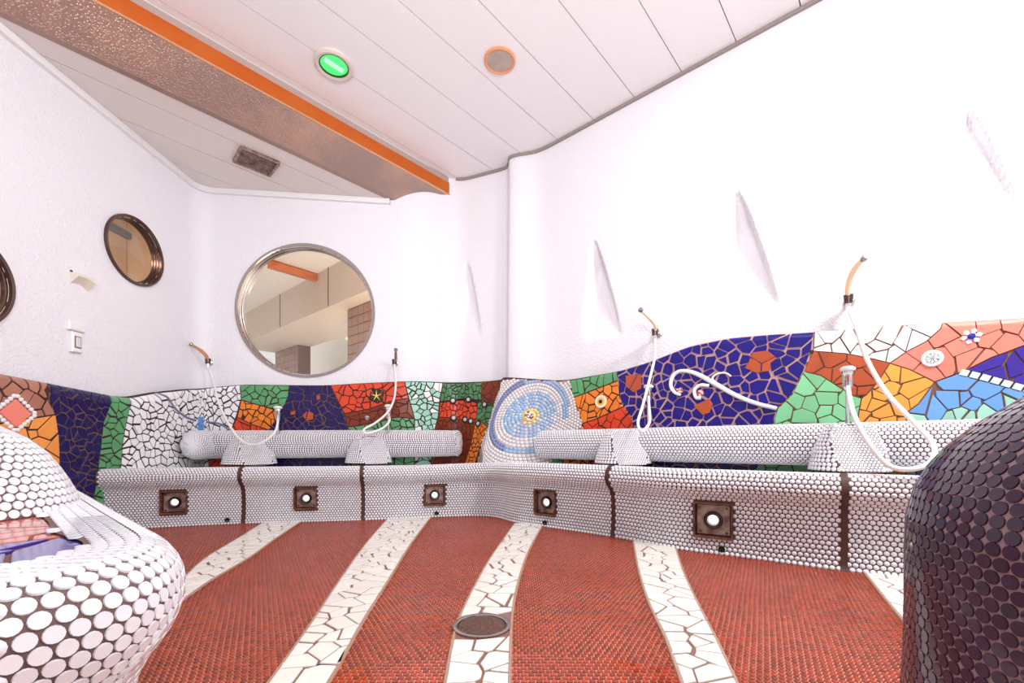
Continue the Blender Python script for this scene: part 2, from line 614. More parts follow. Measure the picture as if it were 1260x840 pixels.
def shard_obj(name, cell, fpt, m, parent, t=0.006, band=None):
    """one tile shard: chamfered slab laid on the surface fpt(u, v, lift); band = spacing of cuts so it follows a rounded edge"""
    cells = [cell]
    if band:
        v0, v1 = min(p[1] for p in cell), max(p[1] for p in cell)
        cells = []
        n = max(1, int(math.ceil((v1 - v0) / band)))
        for a in range(n):
            b0, b1 = v0 + (v1 - v0) * a / n, v0 + (v1 - v0) * (a + 1) / n
            c = clip_half(clip_half(cell, 0, 1, b1), 0, -1, -b0)
            c = [p for q, p in enumerate(c) if np.hypot(p[0] - c[q - 1][0], p[1] - c[q - 1][1]) > 1e-5]
            if len(c) >= 3: cells.append(c)
    V, Fc = [], []
    for cl in cells:
        c = np.array(cl)
        i = np.array(inset(cl, 0.0018)) if not band else c
        n = len(c)
        o = sum(len(v) for v in V)
        V += [fpt(c[:, 0], c[:, 1], -0.003), fpt(c[:, 0], c[:, 1], t * 0.7), fpt(i[:, 0], i[:, 1], t)]
        Fc.append(tuple(o + k for k in range(2 * n, 3 * n)))
        for l in (0, 1):
            for k in range(n):
                Fc.append((o + l * n + k, o + l * n + (k + 1) % n, o + (l + 1) * n + (k + 1) % n, o + (l + 1) * n + k))
    if not V: return None
    return obj(name, np.concatenate(V), Fc, m, parent)

# ------------------------------------------------------------------ setting: walls
ZR, ZL = 3.09, 2.76                  # ceiling heights right and left of the beam
S_LB = s_of_px(205)                  # where the left wall turns into the back wall
S_BR = s_of_px(600)                  # where the back wall meets the pillar wall

def niche(apex, left, right, depth):
    a = on_wall(*apex); l = on_wall(*left); r = on_wall(*right)
    return dict(s=a[2], z=a[0][2], zb=min(l[0][2], r[0][2]), wl=a[2] - l[2], wr=r[2] - a[2], d=depth)
NICHES = [niche((574, 318), (558, 420), (594, 418), 0.10), niche((730, 294), (712, 416), (766, 412), 0.13),
          niche((905, 232), (876, 392), (961, 372), 0.15), niche((1188, 128), (1120, 330), (1278, 300), 0.07)]

def niche_depth(s, z):
    out = np.zeros(np.broadcast(s, z).shape)
    for n in NICHES:
        k = np.clip((n['z'] - z) / (n['z'] - n['zb']), 0, 1.2)
        live = (z < n['z']) & (k < 1.0)
        kk = np.maximum(k, 1e-4)
        el = n['wl'] * kk ** 0.72
        er = n['wr'] * kk ** 0.80
        dl = (s - (n['s'] - el)) / (0.055 + 0.35 * el)
        dr = ((n['s'] + er) - s) / (0.014 + 0.05 * er)
        d = n['d'] * np.clip(1.0 - k, 0, 1) ** 0.75 * smooth01(dl) * smooth01(dr)
        d = np.minimum(d, (el + er) * 0.8)
        out = np.maximum(out, np.where(live, d, 0))
    return out

def wall_pt(s, z, lift=0.0):
    p, n = WP.at(s)
    o = column_bump(s, z) * smooth01((z - 0.3) / 0.3) - niche_depth(s, z) + lift
    return np.concatenate([p + n * o[..., None], z[..., None]], -1)

ROUND = []                           # porthole openings: (s, z, radius)
def wall_section(name, s0, s1, ztop, step):
    su = np.linspace(s0, s1, int((s1 - s0) / step) + 2)
    zu = np.linspace(0.0, ztop, int(ztop / step) + 2)
    Sg, Zg = np.meshgrid(su, zu, indexing='ij')
    Sg, Zg = Sg.copy(), Zg.copy()
    hole = np.zeros(Sg.shape, bool)
    for (cs, cz, r) in ROUND:
        d = np.hypot(Sg - cs, Zg - cz)
        hole |= d < r - step * 0.5
        near = (d >= r - step * 0.5) & (d < r + step * 0.5)
        k = r / np.maximum(d, 1e-6)
        Sg = np.where(near, cs + (Sg - cs) * k, Sg)
        Zg = np.where(near, cz + (Zg - cz) * k, Zg)
    V = wall_pt(Sg, Zg).reshape(-1, 3)
    nu, nv = Sg.shape
    idx = np.arange(nu * nv).reshape(nu, nv)
    q = np.stack([idx[:-1, :-1], idx[1:, :-1], idx[1:, 1:], idx[:-1, 1:]], -1)
    h4 = hole[:-1, :-1] | hole[1:, :-1] | hole[1:, 1:] | hole[:-1, 1:]
    q = q[~h4]
    return obj(name, V, q, M_WALL, None, True, 'structure')

# portholes: two in the left wall, a big one in the back wall
def porthole(px, py):
    p, n, s = on_wall(px, py)
    return p, n, s
W1 = porthole(377, 382)
W2 = porthole(166, 309)
W3 = (np.array([-2.70, 2.10, 1.375]), np.array([1.0, 0, 0]), 0)
W3 = (W3[0], W3[1], float(np.interp(2.10, WP.C[:300, 1], WP.s[:300])))
R1, R2, R3 = 0.575, 0.228, 0.25
ROUND += [(W1[2], W1[0][2], R1 - 0.01), (W2[2], W2[0][2], R2 - 0.01), (W3[2], W3[0][2], R3 - 0.01)]

wall_section('wall_left', 0.0, S_LB, ZR + 0.04, 0.025)['label'] = 'white plastered mosaic wall with two small portholes'
wall_section('wall_back', S_LB, S_BR, ZR + 0.04, 0.02)['label'] = 'white back wall around the big round window'
wall_section('wall_right', S_BR, WP.L, ZR + 0.04, 0.013)['label'] = 'white wall with pointed niches and swelling pillar'

def round_window(name, W, R, depth, rings, label, frame_mat, flange):
    """porthole: stepped steel tunnel, outer flange and a pane at the back"""
    p, n, _ = W
    root = bpy.data.objects.new(name, None)
    root.location = p
    COL.objects.link(root)
    WLOC[root.name] = np.array(p, float)
    tag(root, label, None, None, 'structure')
    prof = [(R + flange, -0.01), (R + flange, 0.012), (R + flange * 0.7, 0.020), (R - 0.005, 0.016), (R - 0.008, 0.0)]
    z = 0.0
    r = R - 0.008
    for k in range(rings):
        z2 = -depth * (k + 1) / rings
        prof += [(r, z2 + 0.012), (r - 0.005, z2 + 0.010), (r - 0.005, z2)]
        r -= 0.005
    prof += [(r + 0.03, -depth - 0.01)]
    lathe('window_frame', prof, p, n, frame_mat, root, 72, closed=True)
    lathe('pane', [(0.0, -depth + 0.002), (r + 0.004, -depth + 0.002), (r + 0.004, -depth - 0.004), (0.0, -depth - 0.004)], p, n, M_GLASS, root, 72)
    return root
round_window('window_1', W1, R1, 0.07, 2, 'large round window with a thin steel frame', M_STEEL, 0.018)
round_window('window_2', W2, R2, 0.05, 3, 'small round porthole in a deep stepped steel frame', M_STEEL_D, 0.012)
round_window('window_3', W3, R3, 0.07, 3, 'small round porthole low beside the brown mosaic', M_STEEL_D, 0.012)

# coloured wainscot: mortar bed in sections, each with its own shards
PATCH = []    # (section, colour key, polygon in (s, z), shard size, gap, grout)
def patch(sec, col, px, size, gap=0.010, grout=0, stretch=(1, 1)):
    poly = []
    if sec == 'right' and grout == 0 and px[0][0] > 980: grout = 2
    for (x, y) in px:
        s, z = on_wain(x, y)
        poly.append((s, min(max(z, 0.12 if sec == 'left' else 0.36), float(wtop(s)) - 0.004)))
    PATCH.append((sec, col, poly, size * 0.86, gap * 0.92, grout, stretch))

patch('left', 'rosy_brown', [(-330, 400), (-120, 436), (0, 458), (50, 468), (54, 480), (60, 495), (68, 510), (35, 515), (0, 521), (-120, 530), (-330, 560)], 0.085)
patch('left', 'orange_warm', [(-330, 560), (-120, 530), (0, 521), (35, 515), (68, 510), (72, 535), (73, 555), (73, 625), (73, 680), (-330, 800)], 0.085)
patch('left', 'navy', [(50, 468), (126, 483), (127, 520), (120, 580), (112, 680), (73, 680), (73, 555), (72, 535), (68, 510), (60, 490)], 0.058, 0.008, 2)
patch('left', 'green', [(126, 483), (157, 489), (158, 505), (151, 540), (148, 577), (146, 680), (112, 680), (120, 580), (127, 520)], 0.062)
patch('back', 'white', [(157, 489), (165, 488), (185, 483), (230, 478), (298, 473), (297, 490), (291, 512), (284, 531), (257, 546), (257, 582), (148, 590), (148, 577), (151, 540), (158, 505)], 0.064, 0.011)
patch('back', 'green', [(298, 473), (357, 474), (355, 487), (350, 499), (343, 505), (325, 500), (297, 492)], 0.075)
patch('back', 'orange', [(297, 492), (325, 500), (341, 505), (338, 519), (331, 529), (310, 522), (292, 513)], 0.062)
patch('back', 'red', [(292, 513), (310, 522), (331, 529), (327, 546), (327, 582), (257, 582), (257, 546), (284, 531)], 0.07)
patch('back', 'navy', [(357, 474), (408, 473), (417, 495), (428, 526), (428, 582), (327, 582), (327, 546), (331, 529), (338, 519), (341, 505), (350, 499), (355, 487)], 0.075, 0.008, 2)
patch('back', 'red', [(408, 473), (450, 471), (498, 469), (503, 490), (480, 494), (455, 503), (424, 509), (417, 495)], 0.075)
patch('back', 'brown', [(424, 509), (455, 503), (480, 494), (503, 490), (510, 515), (488, 513), (470, 518), (440, 524), (428, 525)], 0.075, 0.005)
patch('back', 'green', [(428, 525), (440, 524), (470, 518), (488, 513), (510, 515), (510, 582), (428, 582)], 0.075)
patch('back', 'mint', [(498, 469), (544, 471), (541, 490), (539, 512), (535, 527), (530, 582), (510, 582), (510, 515), (503, 490)], 0.055)
patch('back', 'green_dark', [(544, 471), (594, 470), (592, 492), (575, 491), (557, 492), (541, 495)], 0.055)
patch('back', 'red', [(541, 495), (557, 493), (575, 492), (588, 496), (586, 515), (575, 517), (555, 514), (540, 513)], 0.06)
patch('back', 'brown', [(594, 470), (620, 467), (613, 480), (608, 498), (592, 492)], 0.07, 0.005)
patch('back', 'green_dark', [(588, 496), (592, 492), (608, 498), (600, 525), (586, 515)], 0.06)
patch('back', 'brown', [(540, 513), (555, 514), (575, 517), (586, 515), (580, 545), (572, 582), (530, 582), (535, 527)], 0.07, 0.005)
patch('back', 'orange', [(586, 515), (600, 525), (592, 545), (584, 582), (572, 582), (580, 545)], 0.055)
patch('right', 'green', [(702, 468), (760, 457), (761, 468), (735, 478), (706, 489)], 0.075)
patch('right', 'orange', [(706, 489), (735, 478), (761, 468), (763, 490), (768, 500), (750, 508), (735, 515), (717, 521)], 0.07)
patch('right', 'red', [(717, 521), (735, 515), (750, 508), (768, 500), (778, 515), (780, 526), (735, 550), (726, 550)], 0.085)
patch('right', 'green', [(690, 545), (700, 550), (690, 585), (674, 585)], 0.08)
patch('right', 'orange', [(717, 523), (730, 550), (725, 585), (690, 585), (700, 550)], 0.07)
patch('right', 'red', [(735, 550), (780, 528), (790, 550), (790, 585), (725, 585), (730, 550)], 0.08)
patch('right', 'cobalt', [(760, 457), (800, 445), (850, 425), (900, 415), (950, 411), (1003, 408), (999, 430), (989, 457), (975, 485), (957, 503), (953, 515), (955, 540), (925, 585), (790, 585), (790, 550), (780, 526), (778, 515), (768, 500), (763, 490), (761, 468)], 0.082, 0.011, 1)
patch('right', 'white', [(1003, 408), (1050, 405), (1110, 400), (1160, 397), (1157, 405), (1140, 420), (1117, 432), (1095, 447), (1075, 442), (1040, 435), (1001, 432)], 0.092, 0.007)
patch('right', 'terracotta', [(1001, 432), (1040, 435), (1075, 442), (1095, 447), (1080, 470), (1066, 486), (1050, 487), (1035, 478), (1010, 462), (989, 457)], 0.085, 0.006)
patch('right', 'pale_green', [(989, 457), (1010, 462), (1035, 478), (1050, 487), (1060, 490), (1056, 510), (1056, 585), (925, 585), (955, 540), (953, 515), (957, 503), (975, 485)], 0.088, 0.006)
patch('right', 'amber', [(1095, 447), (1120, 455), (1150, 470), (1130, 497), (1115, 508), (1115, 585), (1056, 585), (1056, 510), (1060, 490), (1066, 486), (1080, 470)], 0.085, 0.006)
patch('right', 'salmon', [(1160, 397), (1260, 391), (1330, 387), (1500, 376), (1500, 395), (1330, 412), (1260, 425), (1220, 440), (1185, 457), (1150, 470), (1120, 455), (1095, 447), (1117, 432), (1140, 420), (1157, 405)], 0.092, 0.006)
patch('right', 'violet', [(1188, 456), (1220, 440), (1260, 425), (1330, 412), (1500, 395), (1500, 520), (1330, 491), (1260, 474), (1205, 460)], 0.09, 0.008)
patch('right', 'sky_blue', [(1150, 470), (1178, 460), (1200, 466), (1260, 482), (1330, 500), (1500, 532), (1500, 585), (1115, 585), (1115, 508), (1130, 497)], 0.078, 0.007)

s_end = PATCH[0][2][0][0]
for col, a, b in (('green', 1.1, 1.7), ('amber', 1.7, 2.3), ('terracotta', 2.3, s_end)):
    us = np.linspace(a, b, 6)
    PATCH.append(('left', col, [(u, float(wtop(u)) - 0.004) for u in us] + [(u, 0.3) for u in us[::-1]], 0.11, 0.008, 0, (1, 1)))
SHCOL = {'rosy_brown': (176, 120, 100), 'orange_warm': (244, 158, 78), 'navy': (26, 18, 84), 'green': (92, 158, 106), 'white': (240, 238, 240), 'orange': (238, 130, 44),
         'red': (216, 68, 36), 'brown': (120, 46, 22), 'mint': (160, 208, 186), 'green_dark': (76, 132, 86), 'cobalt': (28, 18, 118), 'terracotta': (178, 82, 46),
         'pale_green': (134, 206, 152), 'amber': (244, 164, 74), 'salmon': (236, 134, 116), 'violet': (62, 42, 150), 'sky_blue': (108, 160, 222)}
def shmat(k):
    return mat('shard_' + k, SHCOL[k], 0.3, spec=0.35, vary=0.10 if k != 'white' else 0.04)

def wain_section(name, s0, s1, label, step=0.018):
    su = np.linspace(s0, s1, int((s1 - s0) / step) + 2)
    nz = 56
    k = np.linspace(0, 1, nz)
    Sg = np.repeat(su[:, None], nz, 1)
    Zg = k[None, :] * wtop(su)[:, None]
    V = wain_pt(Sg, Zg).reshape(-1, 3)
    o = obj(name, V, grid_faces(len(su), nz), M_GROUT_D, None, True, 'structure')
    o['label'] = label
    o.data.materials.append(M_GROUT_P)
    o.data.materials.append(M_GROUT_T)
    c = np.stack([(Sg[:-1, :-1] + Sg[1:, 1:]).reshape(-1) / 2, (Zg[:-1, :-1] + Zg[1:, 1:]).reshape(-1) / 2], 1)
    mi = np.zeros(len(c), np.int32)
    for p in PATCH:
        if p[5]:
            mi[inside(c, p[2])] = p[5]
    o.data.polygons.foreach_set('material_index', mi)
    return o
SEC = {'left': wain_section('trim_1', 0.0, S_LB, 'coloured broken-tile wainscot along the porthole wall'),
       'back': wain_section('trim_2', S_LB, on_wain(624, 500)[0], 'coloured broken-tile wainscot below the big round window'),
       'right': wain_section('trim_3', on_wain(624, 500)[0], WP.L, 'coloured broken-tile wainscot beside the spiral pillar foot')}

ORANGE_IN_BLUE = [[(926, 433), (945, 431), (957, 441), (949, 447), (947, 457), (930, 459), (916, 453), (921, 445)],
                  [(770, 462), (790, 460), (790, 478), (780, 483), (771, 476)],
                  [(853, 499), (873, 490), (878, 497), (874, 508), (865, 511)],
                  [(372, 511), (378, 505), (386, 508), (386, 516), (377, 518)],
                  [(389, 487), (394, 485), (395, 491), (390, 493)], [(357, 506), (364, 505), (364, 510), (358, 511)]]
rng = random.Random(7)
def place_shards(sec, col, poly, size, gap, stretch, t):
    for cell in shards(poly, size, gap, rng, stretch):
        if abs(area2(cell)) < 2e-4:
            continue
        cc = col
        if col == 'mint' and rng.random() < 0.16:
            cc = 'white'
        if col == 'sky_blue' and rng.random() < 0.22:
            cc = 'mint'
        near_top = any(p[1] > wtop(p[0]) - 0.08 for p in cell)
        shard_obj(cc + '_shard', cell, wain_pt, shmat(cc), SEC[sec], t, 0.012 if near_top else None)
for (sec, col, poly, size, gap, grout, stretch) in PATCH:
    place_shards(sec, col, poly, size, gap, stretch, 0.006)
for p in ORANGE_IN_BLUE:
    pol = [on_wain(x, y) for x, y in p]
    pol = [(a, min(b, float(wtop(a)) - 0.01)) for a, b in pol]
    place_shards('right' if p[0][0] > 640 else 'back', 'terracotta', pol, 0.075, 0.005, (1, 1), 0.0085)

# ------------------------------------------------------------------ setting: ceiling, beam
BD = np.array([0.668, 0.744])                    # plank and beam direction in plan
BN = np.array([-0.744, 0.668])                   # across, away from the right ceiling
BR = np.array([-0.564, 4.206])                   # a point of the beam's right face
room = [tuple(p) for p in WP.C[::6]] + [tuple(WP.C[-1])]
room = room[::-1]
def plank_poly(w0, w1, poly):
    """room outline between two lines parallel to the beam (offsets across, + = towards the left ceiling)"""
    c0, c1 = float(BR @ BN) + w0, float(BR @ BN) + w1
    p = clip_half(poly, BN[0], BN[1], c1)
    return clip_half(p, -BN[0], -BN[1], -c0) if len(p) >= 3 else []

def plate(name, poly, z0, z1, m, parent, kind=None):
    if area2(poly) < 0: poly = poly[::-1]
    n = len(poly)
    V = [(p[0], p[1], z0) for p in poly] + [(p[0], p[1], z1) for p in poly]
    Fc = [tuple(range(n))[::-1], tuple(range(n, 2 * n))] + [(i, (i + 1) % n, n + (i + 1) % n, n + i) for i in range(n)]
    return obj(name, V, Fc, m, parent, False, kind)

def tidy(poly):
    return [p for a, p in enumerate(poly) if math.hypot(p[0] - poly[a - 1][0], p[1] - poly[a - 1][1]) > 1e-5]

ceil = plate('ceiling', tidy(plank_poly(-9, 0.0, room)), ZR + 0.02, ZR + 0.05, M_CEILGAP, None, 'structure')
ceil['label'] = 'white board ceiling over the washing area'
ceil2 = plate('ceiling_lower', tidy(plank_poly(0.24, 9, room)), ZL + 0.02, ZL + 0.05, M_CEILGAP, None, 'structure')
ceil2['label'] = 'lower beige board ceiling behind the copper beam'
w = -0.06
edges = [0.0, -0.06] + [-0.397 - 0.341 * k for k in range(16)]
for a, b in zip(edges[:-1], edges[1:]):
    p = tidy(plank_poly(b + 0.003, a - 0.003, room))
    if len(p) >= 3: plate('ceiling_plank', p, ZR, ZR + 0.02, M_CEIL, ceil)
e2 = [0.235, 0.41] + [0.41 + 0.312 * k for k in range(1, 7)]
for a, b in zip(e2[:-1], e2[1:]):
    p = tidy(plank_poly(a + 0.003, b - 0.003, room))
    if len(p) >= 3: plate('ceiling_plank', p, ZL, ZL + 0.02, M_CEIL2, ceil2)

# slanted copper-clad beam
def beam_pt(t, w, z):
    p = BR + BD * t + BN * w
    return (p[0], p[1], z)
T0, T1 = -4.3, 0.13
beam = thing('ceiling_beam', beam_pt((T0 + T1) / 2, 0.12, 2.76), 'copper-clad slanted beam beaded with drops, crossing under the white ceiling', 'beam')
def prism(name, sec, m, parent, t0=T0, t1=T1, cut=0.0):
    n = len(sec)
    V = [beam_pt(t0, w, z) for w, z in sec] + [beam_pt(t1 - (cut if w > 0.15 else 0), w, z) for w, z in sec]
    Fc = [tuple(range(n)), tuple(range(n, 2 * n))[::-1]] + [(i, n + i, n + (i + 1) % n, (i + 1) % n) for i in range(n)]
    return obj(name, V, Fc, m, parent)
prism('soffit_panel', [(0.0, 2.93), (0.006, 2.955), (0.20, 2.80), (0.20, 2.765)], M_BEAM, beam)
prism('lower_flange', [(0.20, 2.762), (0.20, 2.80), (0.236, 2.80), (0.236, 2.756)], mat('beam_flange', (158, 132, 122), 0.35, metal=0.5), beam, cut=0.12)
prism('copper_strip', [(-0.004, 2.93), (-0.004, 3.04), (0.01, 3.04), (0.01, 2.93)], M_COPPER, beam)
prism('edge_bead', [(-0.009, 2.924), (-0.009, 2.934), (0.004, 2.934), (0.004, 2.924)], mat('bright_copper', (236, 190, 150), 0.2, metal=0.8), beam)
prism('upper_strip', [(0.0, 3.04), (0.0, 3.088), (0.01, 3.088), (0.01, 3.04)], mat('pale_metal', (196, 178, 170), 0.3, metal=0.5), beam)

# wall-ceiling trim
def wall_trim(name, s0, s1, z0, z1, out, m, label):
    su = np.linspace(s0, s1, int((s1 - s0) / 0.03) + 2)
    sec = [(0.0, z0), (out, z0), (out, z1), (0.0, z1)]
    V = np.stack([wall_pt(su, np.full(len(su), z), o - 0.0) for o, z in sec], 1).reshape(-1, 3)
    n = 4
    Fc = []
    for i in range(len(su) - 1):
        for j in range(n):
            Fc.append((i * n + j, (i + 1) * n + j, (i + 1) * n + (j + 1) % n, i * n + (j + 1) % n))
    o = obj(name, V, Fc, m, None, False, 'structure')
    o['label'] = label
    return o
wall_trim('trim_4', s_of_px(561), WP.L, ZR - 0.022, ZR - 0.001, 0.016, M_TRIMG, 'thin grey strip where the niche wall meets the ceiling')
wall_trim('trim_5', 1.2, s_of_px(480), ZL - 0.045, ZL - 0.001, 0.03, M_TRIMW, 'white cornice strip under the lower ceiling')
# ------------------------------------------------------------------ setting: floor
def fl(px, py):
    p = on_plane(px, py, 0.0)
    return (p[0], p[1])
BENCH_PX = [(138, 652), (210, 648), (300, 644), (445, 640), (535, 636), (585, 634.5), (612, 636), (634, 643), (670, 648), (757, 661), (834, 676), (886, 682), (1033, 702), (1113, 711)]
bp = [fl(*p) for p in BENCH_PX]
d_ = np.array(bp[-1]) - np.array(bp[-4]); d_ /= np.linalg.norm(d_)
bp = [(-2.63, bp[0][1] - 0.03)] + bp + [tuple(np.array(bp[-1]) + d_ * 0.8), tuple(np.array(bp[-1]) + d_ * 2.4)]
BC = catmull([np.array(p) for p in bp], 10)
BC = resample(BC, 0.02)
for _ in range(30):
    BC[1:-1] = 0.25 * BC[:-2] + 0.5 * BC[1:-1] + 0.25 * BC[2:]
BP = Path(resample(BC, 0.02))

fx0, fy0, fx1, fy1 = -2.75, -0.9, 4.6, 4.3
fv = [(fx0, fy0, 0), (fx1, fy0, 0), (fx1, fy1, 0), (fx0, fy1, 0), (fx0, fy0, -0.08), (fx1, fy0, -0.08), (fx1, fy1, -0.08), (fx0, fy1, -0.08)]
floor = obj('floor', fv, [(0, 1, 2, 3), (7, 6, 5, 4), (0, 4, 5, 1), (1, 5, 6, 2), (2, 6, 7, 3), (3, 7, 4, 0)], M_FLOOR_G, None, False, 'structure')
floor['label'] = 'wet red penny-tile floor with curving ivory stripes'

def stripe_poly(L, R):
    l = [fl(*p) for p in L]; r = [fl(*p) for p in R]
    def ext(a):
        a = [np.array(p) for p in a]
        d0 = a[0] - a[1]; d1 = a[-1] - a[-2]
        return [a[0] + d0 / np.linalg.norm(d0) * 0.12] + a + [a[-1] + d1 / np.linalg.norm(d1) * 0.75]
    return catmull(ext(l), 6), catmull(ext(r), 6)
STR = [stripe_poly([(322, 645), (285, 668), (250, 690), (212, 727), (190, 756)], [(371, 642), (338, 664), (308, 686), (258, 716), (208, 752)]),
       stripe_poly([(475, 641), (450, 670), (420, 712), (385, 765), (350, 815), (332, 840)], [(531, 636), (507, 668), (478, 715), (447, 765), (420, 815), (405, 840)]),
       stripe_poly([(630, 649), (605, 685), (585, 720), (565, 762), (555, 800), (548, 840)], [(667, 648), (650, 680), (637, 720), (630, 760), (628, 800), (627, 840)]),
       stripe_poly([(779, 667), (785, 700), (797, 740), (818, 785), (838, 840)], [(832, 676), (840, 702), (857, 740), (880, 785), (906, 840)]),
       stripe_poly([(1064, 706), (1085, 733), (1114, 768)], [(1150, 716), (1180, 745), (1220, 785)])]
SPOLY = []
DRAIN = fl(593, 772)
DR = 0.088
def floor_pt(x, y, lift=0.0):
    x = np.asarray(x, float); y = np.asarray(y, float)
    return np.stack([x, y, np.full(x.shape, 0.004 + lift)], -1)
for a, b in STR:
    poly = [tuple(p) for p in a] + [tuple(p) for p in b[::-1]]
    SPOLY.append(poly)
    k = min(len(a), len(b))
    V = [(p[0], p[1], 0.004) for p in a[:k]] + [(p[0], p[1], 0.004) for p in b[:k]]
    bed = obj('floor_stripe', V, [(i, k + i, k + i + 1, i + 1) for i in range(k - 1)], M_STRIPE_G, floor)
    if bed.data.polygons[0].normal.z < 0: bed.data.flip_normals()
    for e in (a, b):
        tube('edging', [(p[0], p[1], 0.003) for p in e[::3]], 0.0055, M_EDGE, bed, 6, 3)
    for cell in shards(poly, 0.072, 0.0085, rng, (1.0, 0.95)):
        c = np.mean(cell, axis=0)
        if c[1] < 0.35 or math.hypot(c[0] - DRAIN[0], c[1] - DRAIN[1]) < DR + 0.01: continue
        d = math.hypot(c[0] - DRAIN[0], c[1] - DRAIN[1])
        if d < DR + 0.1:
            u = ((c[0] - DRAIN[0]) / d, (c[1] - DRAIN[1]) / d)
            cell = clip_half(cell, -u[0], -u[1], -(u[0] * DRAIN[0] + u[1] * DRAIN[1] + DR + 0.008))
            if len(cell) < 3 or abs(area2(cell)) < 3e-4: continue
        shard_obj('ivory_shard', cell, floor_pt, M_STRIPE, bed, 0.005)

# red penny tiles
p_ = 0.0178
nx, ny = int((fx1 - fx0 - 0.6) / p_), int((3.5 + 0.2) / (p_ * 0.866))
gx, gy = np.meshgrid(np.arange(nx), np.arange(ny), indexing='ij')
gx = gx * p_ + (gy % 2) * p_ / 2 + fx0 + 0.1
gy = gy * p_ * 0.866 + 0.3
PT = np.stack([gx.reshape(-1), gy.reshape(-1)], 1)
frontpoly = [tuple(p) for p in (BP.C + BP.N * 0.0)[::4]] + [(BP.C[-1][0], 0.0), (-2.63, 0.0)]
ok = inside(PT, frontpoly)
for sp in SPOLY: ok &= ~inside(PT, sp)
ok &= (np.abs(PT[:, 0]) < 1.55 * PT[:, 1] + 0.55) & (PT[:, 1] > 0.3)
PT = PT[ok]
P3 = np.concatenate([PT, np.full((len(PT), 1), 0.001)], 1)
discs('penny_tile', P3, np.tile([0, 0, 1.0], (len(PT), 1)), np.tile([1.0, 0, 0], (len(PT), 1)), p_ * 0.45, 0.0012, M_RED_T, floor, 8, 300, M_RED_TI)

# ------------------------------------------------------------------ washing bench along the walls
S_BW = float(np.interp(-0.3, BP.C[:, 0], BP.s))
def lip_h(s):
    return 0.392 + 0.032 * smooth01((s - S_BW + 0.5) / 1.2)
PROF = catmull([(0.012, 0.0), (0.0, 0.03), (-0.005, 0.12), (-0.002, 0.22), (0.012, 0.275), (0.045, 0.31), (0.064, 0.345), (0.060, 0.380), (0.045, 0.405), (0.018, 0.420), (-0.010, 0.418), (-0.03, 0.405)], 6)
PROF[:, 1] /= 0.42
pl = np.concatenate([[0], np.cumsum(np.hypot(np.diff(PROF[:, 0]), np.diff(PROF[:, 1]) * 0.41))])
def bench_pt(s, v, lift=0.0):
    """v = arc length up the front profile"""
    s = np.asarray(s, float); v = np.asarray(v, float)
    p, n = BP.at(s)
    o = np.interp(v, pl, PROF[:, 0]); z = np.interp(v, pl, PROF[:, 1]) * lip_h(s)
    return np.concatenate([p + n * o[..., None], z[..., None]], -1)

def s_bench(px, off=0.0):
    h = ray_plan(px, BP.C + BP.N * off)
    return float(np.interp(h[0], np.arange(len(BP.s)), BP.s))

JOINTS = [s_bench(298, 0.02), s_bench(446, 0.02), s_bench(752, 0.02), s_bench(1039, 0.02)]
LIGHTS = []      # footlights: s, z, width, height
for (px, py, w, h) in [(214, 618, 0.150, 0.150), (376, 613, 0.150, 0.150), (535, 609, 0.152, 0.152), (671, 618, 0.165, 0.165), (877, 640, 0.178, 0.175)]:
    s = s_bench(px)
    p, n = BP.at(s)
    LIGHTS.append((s, CH + (HY - py) / F * p[1], w, h))

# distance from the front line back to the wainscot, for the counter
CW = WP.C + WP.N * (WAIN + 0.004)
def counter_depth(s):
    p, n = BP.at(np.array([s])); p, n = p[0], n[0]
    d = CW - p
    a = d @ -n
    b = np.abs(d @ np.array([-n[1], n[0]]))
    m = (a > 0.2) & (b < 0.06)
    return float(a[m].min()) if m.any() else 0.75

